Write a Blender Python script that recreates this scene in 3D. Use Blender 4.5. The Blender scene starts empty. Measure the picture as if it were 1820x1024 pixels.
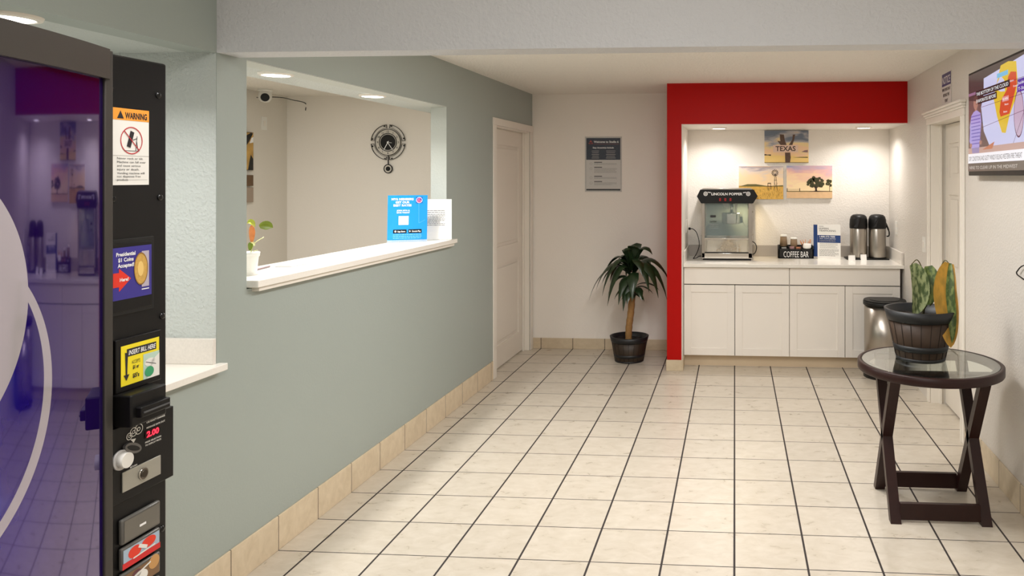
import bpy, bmesh, math, random
from mathutils import Vector, Matrix
random.seed(7)
R = math.radians
S = bpy.context.scene
C = S.collection

# ------------------------------------------------------------------ camera
CAM = Vector((0.002, -3.1726, 1.6246)); YAW = 0.0712
cd = bpy.data.cameras.new('camera'); cam = bpy.data.objects.new('camera', cd); C.objects.link(cam)
cam.location = CAM; cam.rotation_euler = (R(90), 0, YAW)
cd.sensor_width = 36; cd.lens = 1350.8 / 1820 * 36
cd.shift_x = -(1209.7 - 910) / 1820; cd.shift_y = -(512 - 314.7) / 1820
cd.clip_start = .05; cd.clip_end = 60
S.camera = cam

# ------------------------------------------------------------------ exposure, world
S.view_settings.view_transform = 'Standard'; S.view_settings.look = 'None'
S.view_settings.gamma = 1; S.view_settings.use_curve_mapping = False
S.view_settings.exposure = 0.0
S.cycles.max_bounces = 10; S.cycles.diffuse_bounces = 5; S.cycles.glossy_bounces = 4
S.cycles.transmission_bounces = 8; S.cycles.transparent_max_bounces = 10
S.cycles.sample_clamp_indirect = 4; S.cycles.caustics_reflective = False; S.cycles.caustics_refractive = False
W = bpy.data.worlds.new('world'); S.world = W; W.use_nodes = True
W.node_tree.nodes['Background'].inputs[0].default_value = (.8, .85, .9, 1)
W.node_tree.nodes['Background'].inputs[1].default_value = .3

def lin(c):
    return tuple(((v / 255) / 12.92 if v / 255 <= .04045 else ((v / 255 + .055) / 1.055) ** 2.4) for v in c)

def area(name, loc, sx, sy, power, col=(1, .96, .9), rot=(0, 0, 0), spread=180, parent=None, shape='RECTANGLE'):
    l = bpy.data.lights.new(name, 'AREA'); l.shape = shape; l.size = sx
    if shape in ('RECTANGLE', 'ELLIPSE'): l.size_y = sy
    l.energy = power; l.color = col; l.spread = R(spread)
    o = bpy.data.objects.new(name, l); C.objects.link(o); o.rotation_euler = rot
    if parent: o.parent = parent; o.location = Vector(loc) - parent.location
    else: o.location = loc
    return o

# powers of the lamps, seen and added
P_FRONT = 25      # each unseen panel added over the front room
P_HALL = 26       # each flush lamp of the passage, the nearer one added
P_PASS = 10        # downlights over the pass-through
P_ALC = 5       # downlights of the coffee alcove
P_REC = 9         # downlight over the counter recess
P_OFF = 37        # unseen lamp added in the office

# ------------------------------------------------------------------ materials
MATS = {}
def mat(name, rgb, rough=.5, metal=0, ior=1.45, coat=0, trans=0, alpha=1, noise=None, bump=None, emit=0, spec=.5):
    """noise=(scale, amount) mottles the colour, bump=(scale, strength, distance)"""
    if name in MATS: return MATS[name]
    m = bpy.data.materials.new(name); m.use_nodes = True; nt = m.node_tree
    b = nt.nodes['Principled BSDF']; c = lin(rgb)
    b.inputs['Base Color'].default_value = (*c, 1)
    b.inputs['Roughness'].default_value = rough; b.inputs['Metallic'].default_value = metal
    b.inputs['IOR'].default_value = ior; b.inputs['Coat Weight'].default_value = coat
    b.inputs['Coat Roughness'].default_value = .03
    b.inputs['Transmission Weight'].default_value = trans; b.inputs['Alpha'].default_value = alpha
    b.inputs['Specular IOR Level'].default_value = spec
    if emit:
        b.inputs['Emission Color'].default_value = (*c, 1); b.inputs['Emission Strength'].default_value = emit
        b.inputs['Base Color'].default_value = (0.02, 0.02, 0.02, 1)
    if noise or bump:
        tc = nt.nodes.new('ShaderNodeNewGeometry')
    if noise:
        n = nt.nodes.new('ShaderNodeTexNoise'); n.inputs['Scale'].default_value = noise[0]; n.inputs['Detail'].default_value = 4
        nt.links.new(tc.outputs['Position'], n.inputs['Vector'])
        mx = nt.nodes.new('ShaderNodeMix'); mx.data_type = 'RGBA'
        mx.inputs[6].default_value = (*[v * (1 - noise[1]) for v in c], 1); mx.inputs[7].default_value = (*[min(1, v * (1 + noise[1])) for v in c], 1)
        nt.links.new(n.outputs['Fac'], mx.inputs[0]); nt.links.new(mx.outputs[2], b.inputs['Base Color'])
    if bump:
        n = nt.nodes.new('ShaderNodeTexNoise'); n.inputs['Scale'].default_value = bump[0]; n.inputs['Detail'].default_value = 3
        nt.links.new(tc.outputs['Position'], n.inputs['Vector'])
        r = nt.nodes.new('ShaderNodeMapRange'); r.inputs[1].default_value = .4; r.inputs[2].default_value = .68
        nt.links.new(n.outputs['Fac'], r.inputs[0])
        bp = nt.nodes.new('ShaderNodeBump'); bp.inputs['Strength'].default_value = bump[1]; bp.inputs['Distance'].default_value = bump[2]
        nt.links.new(r.outputs[0], bp.inputs['Height']); nt.links.new(bp.outputs[0], b.inputs['Normal'])
    MATS[name] = m; return m

def tile_mat(name, rgb, grout, axes, lw=.0045, rough=.3, amt=.1, both=True, off=(0, 0), gx=None):
    m = bpy.data.materials.new(name); m.use_nodes = True; nt = m.node_tree; L = nt.links
    b = nt.nodes['Principled BSDF']
    g = nt.nodes.new('ShaderNodeNewGeometry'); sp = nt.nodes.new('ShaderNodeSeparateXYZ'); L.new(g.outputs['Position'], sp.inputs[0])
    def math_(op, a, bb=None):
        n = nt.nodes.new('ShaderNodeMath'); n.operation = op
        for i, v in enumerate((a, bb)):
            if v is None: continue
            if isinstance(v, (int, float)): n.inputs[i].default_value = v
            else: L.new(v, n.inputs[i])
        return n.outputs[0]
    masks = []; cells = []
    for k, ax in enumerate(axes):
        v = math_('DIVIDE', math_('ADD', sp.outputs[ax], off[k]), .305)
        fr = math_('SUBTRACT', v, math_('FLOOR', math_('ADD', v, .5)))
        d = math_('MULTIPLY', math_('ABSOLUTE', fr), .305)
        masks.append(math_('LESS_THAN', d, (lw if k == 0 else lw * .62)))
        cells.append(math_('FLOOR', v))
    mk = masks[0]
    for x in masks[1:]: mk = math_('MAXIMUM', mk, x)
    cb = nt.nodes.new('ShaderNodeCombineXYZ')
    for i, x in enumerate(cells): L.new(x, cb.inputs[i])
    wn = nt.nodes.new('ShaderNodeTexWhiteNoise'); L.new(cb.outputs[0], wn.inputs['Vector'])
    mp = nt.nodes.new('ShaderNodeMapping'); mp.inputs['Scale'].default_value = (9, 15, 12); L.new(g.outputs['Position'], mp.inputs[0])
    n = nt.nodes.new('ShaderNodeTexNoise'); n.inputs['Scale'].default_value = 1.3; n.inputs['Detail'].default_value = 8; n.inputs['Roughness'].default_value = .62
    n.inputs['Distortion'].default_value = .6; L.new(mp.outputs[0], n.inputs[0])
    cr = nt.nodes.new('ShaderNodeValToRGB'); c = lin(rgb)
    cr.color_ramp.elements[0].position = .3; cr.color_ramp.elements[0].color = (c[0] * (1 - amt), c[1] * (1 - amt * 1.25), c[2] * (1 - amt * 1.7), 1)
    cr.color_ramp.elements[1].position = .68; cr.color_ramp.elements[1].color = (*[min(1, v * (1 + amt * .8)) for v in c], 1)
    L.new(n.outputs['Fac'], cr.inputs[0])
    hv = nt.nodes.new('ShaderNodeHueSaturation'); L.new(cr.outputs[0], hv.inputs['Color'])
    L.new(math_('ADD', math_('MULTIPLY', wn.outputs[0], .08), .96), hv.inputs['Value'])
    mx = nt.nodes.new('ShaderNodeMix'); mx.data_type = 'RGBA'; L.new(mk, mx.inputs[0]); L.new(hv.outputs[0], mx.inputs[6])
    mx.inputs[7].default_value = (*lin(grout), 1); L.new(mx.outputs[2], b.inputs['Base Color'])
    L.new(math_('ADD', math_('MULTIPLY', mk, .5), math_('ADD', math_('MULTIPLY', n.outputs['Fac'], .18), rough - .09)), b.inputs['Roughness'])
    bp = nt.nodes.new('ShaderNodeBump'); bp.inputs['Strength'].default_value = .5; bp.inputs['Distance'].default_value = .0015
    L.new(math_('ADD', math_('SUBTRACT', 1.0, mk), math_('MULTIPLY', n.outputs['Fac'], .25)), bp.inputs['Height']); L.new(bp.outputs[0], b.inputs['Normal'])
    return m

M_floor = tile_mat('floor_tile', (201, 192, 178), (46, 38, 36), (0, 1), rough=.3, amt=.09)
M_baseL = tile_mat('base_tile_left', (214, 198, 172), (90, 78, 66), (1,), lw=.0022, rough=.45, amt=.09)
M_baseB = tile_mat('base_tile_back', (206, 190, 164), (80, 70, 60), (0,), lw=.0028, rough=.45, amt=.09)
M_teal = mat('sage_paint', (160, 169, 164), .42, bump=(95, .12, .0015))
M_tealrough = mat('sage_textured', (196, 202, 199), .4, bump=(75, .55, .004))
M_sage_lit = mat('sage_lit_by_downlight', (190, 195, 189), .42, bump=(80, .2, .002))  # sage paint made paler, the downlights' brightness put into its colour
M_white = mat('warm_white_paint', (240, 234, 226), .5, bump=(85, .2, .002))
M_alc = mat('alcove_white_paint', (236, 230, 222), .42, bump=(75, .4, .003))
M_rwall = mat('right_wall_paint', (216, 210, 202), .42, bump=(80, .4, .003))
M_ceil = mat('ceiling_paint', (242, 238, 230), .6, bump=(60, .7, .006))
M_beam = mat('beam_paint', (204, 205, 208), .5, bump=(70, .4, .004))
M_red = mat('red_paint', (176, 7, 2), .5, spec=.2, bump=(60, .06, .001))
M_trim = mat('trim_white', (234, 228, 218), .32)
M_door = mat('door_white', (230, 223, 212), .35)
M_cab = mat('cabinet_white', (242, 236, 228), .35)
M_kick = mat('kick_beige', (206, 186, 158), .5, noise=(6, .05))
M_gap = mat('dark_gap', (40, 36, 32), .8)
M_quartz = mat('white_quartz', (240, 236, 228), .15, noise=(160, .05))
M_splash = mat('grey_speckled_stone', (226, 220, 212), .3, noise=(140, .1))
M_splashg = mat('grey_stone', (176, 168, 160), .3, noise=(120, .08))
M_office = mat('office_paint', (222, 216, 206), .55, bump=(80, .15, .002))
M_blk = mat('black_satin', (15, 14, 14), .42, spec=.35)
M_blkm = mat('black_matte', (16, 16, 16), .55)
M_steel = mat('brushed_steel', (172, 165, 156), .3, metal=1)
M_chrome = mat('polished_steel', (220, 216, 210), .12, metal=1)
M_paper = mat('white_paper', (240, 238, 234), .6)
M_ink = mat('dark_ink', (40, 38, 42), .6)
M_grey = mat('grey_print', (150, 148, 146), .6)
M_wht = mat('white_print', (245, 245, 245), .5)
M_glass = mat('clear_glass', (255, 255, 255), .0, ior=1.35, trans=1)
M_clear = mat('clear_acrylic', (235, 240, 240), .05, alpha=.28)
M_plastic = mat('white_plastic', (232, 230, 224), .35)

# ------------------------------------------------------------------ mesh building
class MB:
    def __init__(s): s.bm = bmesh.new(); s.mats = []
    def mi(s, m):
        if m not in s.mats: s.mats.append(m)
        return s.mats.index(m)
    def face(s, pts, m, smooth=False):
        vs = [s.bm.verts.new(p) for p in pts]
        try: f = s.bm.faces.new(vs)
        except ValueError: return None
        f.material_index = s.mi(m); f.smooth = smooth; return f
    def box(s, x0, x1, y0, y1, z0, z1, m, bev=0, fn=None, seg=2):
        r = bmesh.ops.create_cube(s.bm, size=1); vs = r['verts']
        for v in vs:
            v.co = Vector(((x0 + x1) / 2 + v.co.x * (x1 - x0), (y0 + y1) / 2 + v.co.y * (y1 - y0), (z0 + z1) / 2 + v.co.z * (z1 - z0)))
        fs = list({f for v in vs for f in v.link_faces}); k = s.mi(m)
        for f in fs: f.material_index = k
        if bev:
            es = list({e for v in vs for e in v.link_edges})
            rr = bmesh.ops.bevel(s.bm, geom=es, offset=bev, segments=seg, profile=.5, affect='EDGES')
            for f in rr['faces']: f.material_index = k; f.smooth = True
            vs = list({v for f in rr['faces'] for v in f.verts} | {v for v in vs if v.is_valid})
        if fn:
            for v in vs: v.co = Vector(fn(v.co))
        return vs
    def prism(s, poly, d, m, smooth=False):
        """poly: list of 3D points (planar), d: extrusion vector"""
        d = Vector(d); a = [s.bm.verts.new(p) for p in poly]; b = [s.bm.verts.new(Vector(p) + d) for p in poly]
        k = s.mi(m); n = len(poly); fs = [s.bm.faces.new(a), s.bm.faces.new(b[::-1])]
        for i in range(n): 
            f = s.bm.faces.new((a[i], b[i], b[(i + 1) % n], a[(i + 1) % n])); f.smooth = smooth; fs.append(f)
        for f in fs: f.material_index = k
        return fs
    def lathe(s, prof, cx, cy, m, n=40, sx=1, sy=1, cap=True, a0=0, smooth=True):
        k = s.mi(m); rings = []
        for r, z in prof:
            rings.append([s.bm.verts.new((cx + r * sx * math.cos(2 * math.pi * i / n + a0), cy + r * sy * math.sin(2 * math.pi * i / n + a0), z)) for i in range(n)])
        for a, b in zip(rings, rings[1:]):
            for i in range(n):
                f = s.bm.faces.new((a[i], a[(i + 1) % n], b[(i + 1) % n], b[i])); f.material_index = k; f.smooth = smooth
        if cap:
            for rg, rv in ((rings[0], True), (rings[-1], False)):
                f = s.bm.faces.new(rg[::-1] if rv else rg); f.material_index = k
    def tube(s, pts, r, m, n=8, cap=True):
        pts = [Vector(p) for p in pts]; rs = r if isinstance(r, (list, tuple)) else [r] * len(pts)
        k = s.mi(m); rings = []; up = None
        for i, p in enumerate(pts):
            t = (pts[min(i + 1, len(pts) - 1)] - pts[max(i - 1, 0)]).normalized()
            if up is None: up = t.orthogonal().normalized()
            up = (up - t * up.dot(t)); up = up.normalized() if up.length > 1e-6 else t.orthogonal().normalized()
            q = t.cross(up)
            rings.append([s.bm.verts.new(p + (up * math.cos(2 * math.pi * j / n) + q * math.sin(2 * math.pi * j / n)) * rs[i]) for j in range(n)])
        for a, b in zip(rings, rings[1:]):
            for i in range(n):
                f = s.bm.faces.new((a[i], a[(i + 1) % n], b[(i + 1) % n], b[i])); f.material_index = k; f.smooth = True
        if cap:
            for rg in (rings[0][::-1], rings[-1]):
                f = s.bm.faces.new(rg); f.material_index = k
    def cyl(s, p, q, r, m, n=24, r2=None): s.tube([p, q], [r, r if r2 is None else r2], m, n)
    def leaf(s, cen, wid, side, m, fold=.25, m2=None, th=.0006):
        """blade along the points cen with half-widths wid; side = width direction at each point"""
        rows = []; k = s.mi(m); k2 = s.mi(m2) if m2 else k; cen = [Vector(c) for c in cen]
        for i, c in enumerate(cen):
            t = (cen[min(i + 1, len(cen) - 1)] - cen[max(i - 1, 0)]).normalized()
            sd = Vector(side[i] if isinstance(side, list) else side); sd = (sd - t * sd.dot(t)).normalized(); nn = t.cross(sd)
            w = max(wid[i], .0008)
            rows.append([s.bm.verts.new(c + sd * w * u + nn * (abs(u) ** 1.3) * w * fold) for u in (-1, -.55, 0, .55, 1)])
        for a, b in zip(rows, rows[1:]):
            for j in range(4):
                f = s.bm.faces.new((a[j], a[j + 1], b[j + 1], b[j])); f.smooth = True; f.material_index = k2 if j < 2 else k
    def build(s, name, parent=None, tag_=None, fix=True):
        if fix: bmesh.ops.recalc_face_normals(s.bm, faces=[f for f in s.bm.faces])
        me = bpy.data.meshes.new(name); vs = s.bm.verts
        mn = Vector((min(v.co.x for v in vs), min(v.co.y for v in vs), min(v.co.z for v in vs)))
        mxx = Vector((max(v.co.x for v in vs), max(v.co.y for v in vs), max(v.co.z for v in vs)))
        c = Vector(((mn.x + mxx.x) / 2, (mn.y + mxx.y) / 2, mn.z))
        for v in vs: v.co -= c
        s.bm.to_mesh(me); s.bm.free()
        for m in s.mats: me.materials.append(m)
        o = bpy.data.objects.new(name, me); C.objects.link(o); o.parent = parent
        o.location = c - wloc(parent)
        if tag_: tag(o, *tag_)
        return o

def wloc(o):
    v = Vector((0, 0, 0))
    while o: v += o.location; o = o.parent
    return v
def tag(o, label=None, cat=None, group=None, kind=None):
    for k, v in (('label', label), ('category', cat), ('group', group), ('kind', kind)):
        if v: o[k] = v
    return o
def thing(name, loc, label, cat, group=None):
    o = bpy.data.objects.new(name, None); C.objects.link(o); o.location = loc; o.empty_display_size = .05
    return tag(o, label, cat, group)
def struct(mb, name):
    return tag(mb.build(name), kind='structure')
def quick(name, parent, fn, *a, **k):
    m = MB(); fn(m, *a, **k); return m.build(name, parent)

_tc = {}
def text_polys(txt, bold=0.0):
    if (txt, bold) in _tc: return _tc[(txt, bold)]
    cu = bpy.data.curves.new('t', 'FONT'); cu.body = txt; cu.size = 1; cu.resolution_u = 3; cu.offset = bold; cu.fill_mode = 'FRONT' if False else 'BOTH'
    cu.dimensions = '2D'
    o = bpy.data.objects.new('t', cu); C.objects.link(o); bpy.context.view_layer.update()
    me = bpy.data.meshes.new_from_object(o.evaluated_get(bpy.context.evaluated_depsgraph_get()))
    vs = [(v.co.x, v.co.y) for v in me.vertices]; ps = [tuple(p.vertices) for p in me.polygons]
    bpy.data.objects.remove(o); bpy.data.curves.remove(cu); bpy.data.meshes.remove(me)
    _tc[(txt, bold)] = (vs, ps); return vs, ps

class Sheet(MB):
    """flat print on a surface: origin at the lower left, U right, V up, N towards the reader"""
    def __init__(s, o, U, V, lift=.0008):
        super().__init__(); s.o = Vector(o); s.U = Vector(U); s.V = Vector(V); s.N = s.U.cross(s.V).normalized(); s.lift = lift
    def P(s, u, v, k=1): return s.o + s.U * u + s.V * v + s.N * s.lift * k
    def poly(s, pts, m, k=1): return s.face([s.P(u, v, k) for u, v in pts], m)
    def rect(s, u0, v0, u1, v1, m, k=1): return s.poly([(u0, v0), (u1, v0), (u1, v1), (u0, v1)], m, k)
    def disc(s, u, v, r, m, k=1, n=28, ry=None, r0=0, a0=0, a1=360):
        ry = ry or r
        if r0 == 0 and a1 - a0 == 360:
            return s.poly([(u + r * math.cos(2 * math.pi * i / n), v + ry * math.sin(2 * math.pi * i / n)) for i in range(n)], m, k)
        for i in range(n):
            a, b = R(a0 + (a1 - a0) * i / n), R(a0 + (a1 - a0) * (i + 1) / n); q = r0 / r
            s.poly([(u + r * math.cos(a), v + ry * math.sin(a)), (u + r * math.cos(b), v + ry * math.sin(b)), (u + q * r * math.cos(b), v + q * ry * math.sin(b)), (u + q * r * math.cos(a), v + q * ry * math.sin(a))], m, k)
    def line(s, u0, v0, u1, v1, w, m, k=1):
        d = Vector((u1 - u0, v1 - v0)); n = Vector((-d.y, d.x)).normalized() * w / 2
        s.poly([(u0 - n.x, v0 - n.y), (u1 - n.x, v1 - n.y), (u1 + n.x, v1 + n.y), (u0 + n.x, v0 + n.y)], m, k)
    def text(s, txt, u, v, h, m, k=2, w=None, align='C', bold=.0, skew=0):
        """h = cap height, u,v = baseline anchor, w = total width to fit"""
        vs, ps = text_polys(txt, bold)
        if not vs: return
        x0 = min(p[0] for p in vs); x1 = max(p[0] for p in vs)
        sy = h / .73 * 1.0; sx = (w / (x1 - x0)) if w else sy
        wd = (x1 - x0) * sx; off = {'C': -wd / 2, 'L': 0, 'R': -wd}[align]
        bv = [s.bm.verts.new(s.P(u + off + (x - x0) * sx + skew * y * sy, v + y * sy, k)) for x, y in vs]
        kk = s.mi(m)
        for p in ps:
            try: f = s.bm.faces.new([bv[i] for i in p]); f.material_index = kk
            except ValueError: pass
    def lines(s, u0, v1, u1, n, dv, h, m, k=2, seed=1):
        """rows of small print, word by word"""
        rr = random.Random(seed)
        for i in range(n):
            u = u0; v = v1 - i * dv; end = u1 - (rr.random() * .3 * (u1 - u0) if i % 3 == 2 else 0)
            while u < end:
                wl = h * rr.uniform(1.5, 6); s.rect(u, v - h, min(u + wl, end), v, m, k); u += wl + h * .8
    def build(s, name, parent=None, tag_=None): return super().build(name, parent, tag_, fix=False)

X, Y, Z = Vector((1, 0, 0)), Vector((0, 1, 0)), Vector((0, 0, 1))

# ------------------------------------------------------------------ wall frames
KL = .0175; XL0 = -1.985            # the left wall leans a degree off the tile grid
def LX(y): return XL0 + KL * y
def LF(p): return (p[0] + LX(p[1]), p[1], p[2])
KR = .0113; XR0 = 1.379
def RX(y): return XR0 + KR * y
def RF(p): return (p[0] + RX(p[1]), p[1], p[2])
CZ = 2.41; FZ = 2.78; CT = .885     # ceiling, front ceiling, worktop height
YB = 3.925; YF = -5.0; YA = 3.97

# ------------------------------------------------------------------ the room
m = MB(); m.box(-4.6, 1.75, YF - .1, 4.3, -.1, 0, M_floor); struct(m, 'floor')
m = MB(); m.box(-4.5, 1.7, -.246, 4.25, CZ, CZ + .1, M_ceil); struct(m, 'ceiling')
m = MB(); m.box(-3.2, 1.7, YF, -.376, FZ, FZ + .1, M_ceil); struct(m, 'ceiling_front')
m = MB(); m.box(-2.1, 1.7, -.376, -.246, 2.105, FZ + .1, M_beam); struct(m, 'trim_1')

# left wall: pieces round the counter recess, the pass-through and the door
m = MB()
def lbox(x0, x1, y0, y1, z0, z1, mt, **k): m.box(x0, x1, y0, y1, z0, z1, mt, fn=LF, **k)
T = -.11
lbox(T, 0, YF, -.376, 0, .875, M_teal); struct(m, 'wall_counter')
m = MB(); lbox(T, 0, YF, -.376, 2.105, FZ + .1, M_teal); struct(m, 'wall_header')
m = MB()
lbox(T, 0, -.376, -.20, 0, FZ + .1, M_teal)
lbox(T, 0, -.20, 1.87, 0, 1.165, M_teal)
lbox(T, 0, -.20, 1.87, 2.105, CZ + .05, M_teal)
lbox(T, 0, 1.87, 2.86, 0, CZ + .05, M_teal)
lbox(T, 0, 2.86, 3.84, 2.045, CZ + .05, M_teal)
lbox(T, 0, 3.84, YB, 0, CZ + .05, M_teal)
struct(m, 'wall_left')
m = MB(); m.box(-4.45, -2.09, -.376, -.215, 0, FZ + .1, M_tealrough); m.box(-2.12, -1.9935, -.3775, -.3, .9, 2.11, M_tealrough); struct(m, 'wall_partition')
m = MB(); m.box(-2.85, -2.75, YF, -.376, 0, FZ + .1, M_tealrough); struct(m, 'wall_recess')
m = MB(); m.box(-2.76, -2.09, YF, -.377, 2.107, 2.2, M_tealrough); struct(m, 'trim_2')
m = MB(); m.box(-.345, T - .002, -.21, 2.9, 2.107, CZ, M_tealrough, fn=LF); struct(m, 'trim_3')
m = MB(); m.box(T, -.0015, 1.8665, 1.8705, 1.2, 2.1045, M_sage_lit, fn=LF); struct(m, 'trim_lit_jamb')  # thin paler sheet: downlight on the sage jamb painted in
m = MB(); m.box(T - .001, -.0015, -.1995, 1.8665, 2.1005, 2.1045, M_sage_lit, fn=LF); struct(m, 'trim_lit_soffit')  # sheet under the opening's head, lamplight painted in as a paler tone
m = MB(); m.box(-4.45, -.505, YB, YB + .12, 0, CZ + .05, M_white); struct(m, 'wall_back')
m = MB(); m.box(-4.44, -4.34, -.3, YB + .1, 0, CZ + .05, M_office); struct(m, 'wall_office')
m = MB(); m.box(-4.5, 1.7, YF - .1, YF, 0, FZ + .1, M_white); struct(m, 'wall_front')
# right wall with the door opening
m = MB()
def rbox(x0, x1, y0, y1, z0, z1, mt, **k): m.box(x0, x1, y0, y1, z0, z1, mt, fn=RF, **k)
rbox(0, .14, YF, 1.62, 0, FZ + .1, M_rwall); rbox(0, .14, 2.42, YA + .12, 0, CZ + .05, M_rwall); rbox(0, .14, 1.62, 2.42, 2.02, CZ + .05, M_rwall)
struct(m, 'wall_right')
# red front of the alcove, its white inside
m = MB()
m.box(-.566, -.444, 3.178, YB, 0, CZ + .02, M_red); m.box(-.444, RX(3.18) + .03, 3.178, 3.32, 2.068, CZ + .02, M_red)
struct(m, 'wall_red')
m = MB(); m.box(-.4445, -.438, 3.186, YA, .0, 2.066, M_alc); m.box(-.4445, RX(3.8) + .03, YA, YA + .1, 0, 2.2, M_alc)
m.box(-.4445, RX(3.8) + .03, 3.184, YA + .02, 2.064, 2.16, M_alc); struct(m, 'wall_alcove')

# baseboards
m = MB(); m.box(0.0, .008, YF, 2.80, 0, .15, M_baseL, bev=.002, fn=LF); struct(m, 'baseboard_left')
m = MB(); m.box(LX(3.9) + .0, -.566, YB - .009, YB, 0, .1, M_baseB, bev=.002); struct(m, 'baseboard_back')
m = MB(); m.box(-.008, 0, YF, 1.535, 0, .14, M_baseL, bev=.002, fn=RF); struct(m, 'baseboard_right')
m = MB(); m.box(-.572, -.438, 3.168, 3.178, 0, .092, M_baseB, bev=.002); m.box(-.438, -.43, 3.168, 3.37, 0, .092, M_baseB, bev=.002); struct(m, 'baseboard_column')

# ---- left door
d1 = thing('door_1', (LX(3.3), 3.35, 0), 'white panelled door set into the sage left wall near the far corner', 'door')
d1['kind'] = 'structure'
m = MB()
m.box(.0005, .012, 2.795, 2.87, 0, 2.046, M_trim, bev=.003, fn=LF); m.box(.0005, .012, 3.845, 3.915, 0, 2.046, M_trim, bev=.003, fn=LF)
m.box(.0005, .0135, 2.792, 3.918, 2.046, 2.105, M_trim, bev=.003, fn=LF)
m.box(-.11, 0, 2.86, 2.872, 0, 2.05, M_trim, fn=LF); m.box(-.11, 0, 3.83, 3.845, 0, 2.05, M_trim, bev=.002, fn=LF); m.box(-.06, -.045, 3.80, 3.83, 0, 2.04, M_trim, fn=LF)
m.box(-.11, 0, 2.86, 3.84, 2.035, 2.047, M_trim, fn=LF)
m.build('door_frame', d1)
def panel_leaf(m, F, y0, y1, z0, z1, panels, xf, depth, mt, rec=.006):
    """door leaf with raised-and-fielded panels; xf = visible face, depth = thickness (signed away from the viewer)"""
    ys = sorted({y0, y1} | {p[0] for p in panels} | {p[1] for p in panels}); zs = sorted({z0, z1} | {p[2] for p in panels} | {p[3] for p in panels})
    for a, b in zip(ys, ys[1:]):
        for c, d in zip(zs, zs[1:]):
            inside = any(p[0] <= a and b <= p[1] and p[2] <= c and d <= p[3] for p in panels)
            if not inside: m.box(min(xf, xf + depth), max(xf, xf + depth), a, b, c, d, mt, fn=F)
    sg = 1 if depth > 0 else -1
    for p in panels:
        m.box(min(xf + sg * rec * 1.6, xf + depth * .9), max(xf + sg * rec * 1.6, xf + depth * .9), p[0], p[1], p[2], p[3], mt, fn=F)
        i = .03; e = xf + sg * rec * 1.6; m.box(min(e, xf + sg * rec * .3), max(e, xf + sg * rec * .3), p[0] + i, p[1] - i, p[2] + i, p[3] - i, mt, bev=.004, fn=F)
m = MB(); panel_leaf(m, LF, 2.873, 3.828, .012, 2.033, [(3.0, 3.7, 1.03, 1.9), (3.0, 3.7, .2, .88)], -.062, -.04, M_door); m.build('door_leaf', d1)
m = MB(); m.box(-.064, -.058, 2.885, 2.9, 1.0, 1.035, mat('brass', (150, 110, 60), .3, metal=1), fn=LF); m.build('latch_plate', d1)

# ---- right door
d2 = thing('door_2', (RX(2) + .1, 2.02, 0), 'white six-panel door in a moulded frame in the right wall beyond the television', 'door')
d2['kind'] = 'structure'
m = MB()
m.box(-.012, -.0005, 2.41, 2.475, 0, 2.0, M_trim, bev=.003, fn=RF); m.box(-.012, -.0005, 1.545, 1.625, 0, 2.0, M_trim, bev=.003, fn=RF)
m.box(-.018, -.005, 2.43, 2.448, 0, 1.999, M_trim, bev=.003, fn=RF); m.box(-.018, -.005, 1.585, 1.6, 0, 1.999, M_trim, bev=.003, fn=RF)
m.box(-.0145, -.0005, 1.542, 2.478, 2.0, 2.046, M_trim, bev=.003, fn=RF)
m.box(-.034, -.0005, 1.53, 2.49, 2.060, 2.078, M_trim, bev=.005, fn=RF); m.box(-.024, -.0005, 1.537, 2.483, 2.046, 2.060, M_trim, bev=.004, fn=RF); m.box(-.045, -.0005, 1.52, 2.5, 2.078, 2.094, M_trim, bev=.005, fn=RF)
m.box(.0, .138, 2.405, 2.421, 0, 2.02, M_trim, fn=RF); m.box(.0, .138, 1.619, 1.632, 0, 2.02, M_trim, fn=RF); m.box(.0, .138, 1.62, 2.42, 2.0, 2.022, M_trim, fn=RF)
m.box(.06, .075, 2.385, 2.406, 0, 2.0, M_trim, fn=RF)
m.build('door_frame', d2)
m = MB(); cols = [(1.72, 1.97), (2.06, 2.30)]
panel_leaf(m, RF, 1.634, 2.384, .012, 1.995, [(a, b, c, d) for a, b in cols for c, d in ((1.62, 1.86), (.98, 1.50), (.2, .84))], .1, .04, M_door, rec=.006); m.build('door_leaf', d2)

# ---- pass-through sill, counter in the recess
m = MB(); m.box(-.285, .042, -.188, 1.955, 1.17, 1.2, M_quartz, bev=.003, fn=LF); m.box(-.11, .03, -.165, 1.93, 1.152, 1.171, M_trim, bev=.002, fn=LF)
m.build('window_sill', None, ('white stone ledge of the reception window in the sage wall', 'ledge'))
m = MB(); m.box(-.62, .035, YF + .02, -.36, .878, .905, M_quartz, bev=.003, fn=lambda p: LF(p) if p[1] < -.378 or p[0] > .0 else (p[0] + LX(p[1]), min(p[1], -.378), p[2]))
ctr = m.build('reception_counter', None, ('white stone counter in the wall recess behind the drink machine', 'counter'))
m = MB(); m.box(-2.6, -1.992, -.396, -.3775, .905, 1.003, M_splash, bev=.002); m.build('backsplash', ctr)

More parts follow.
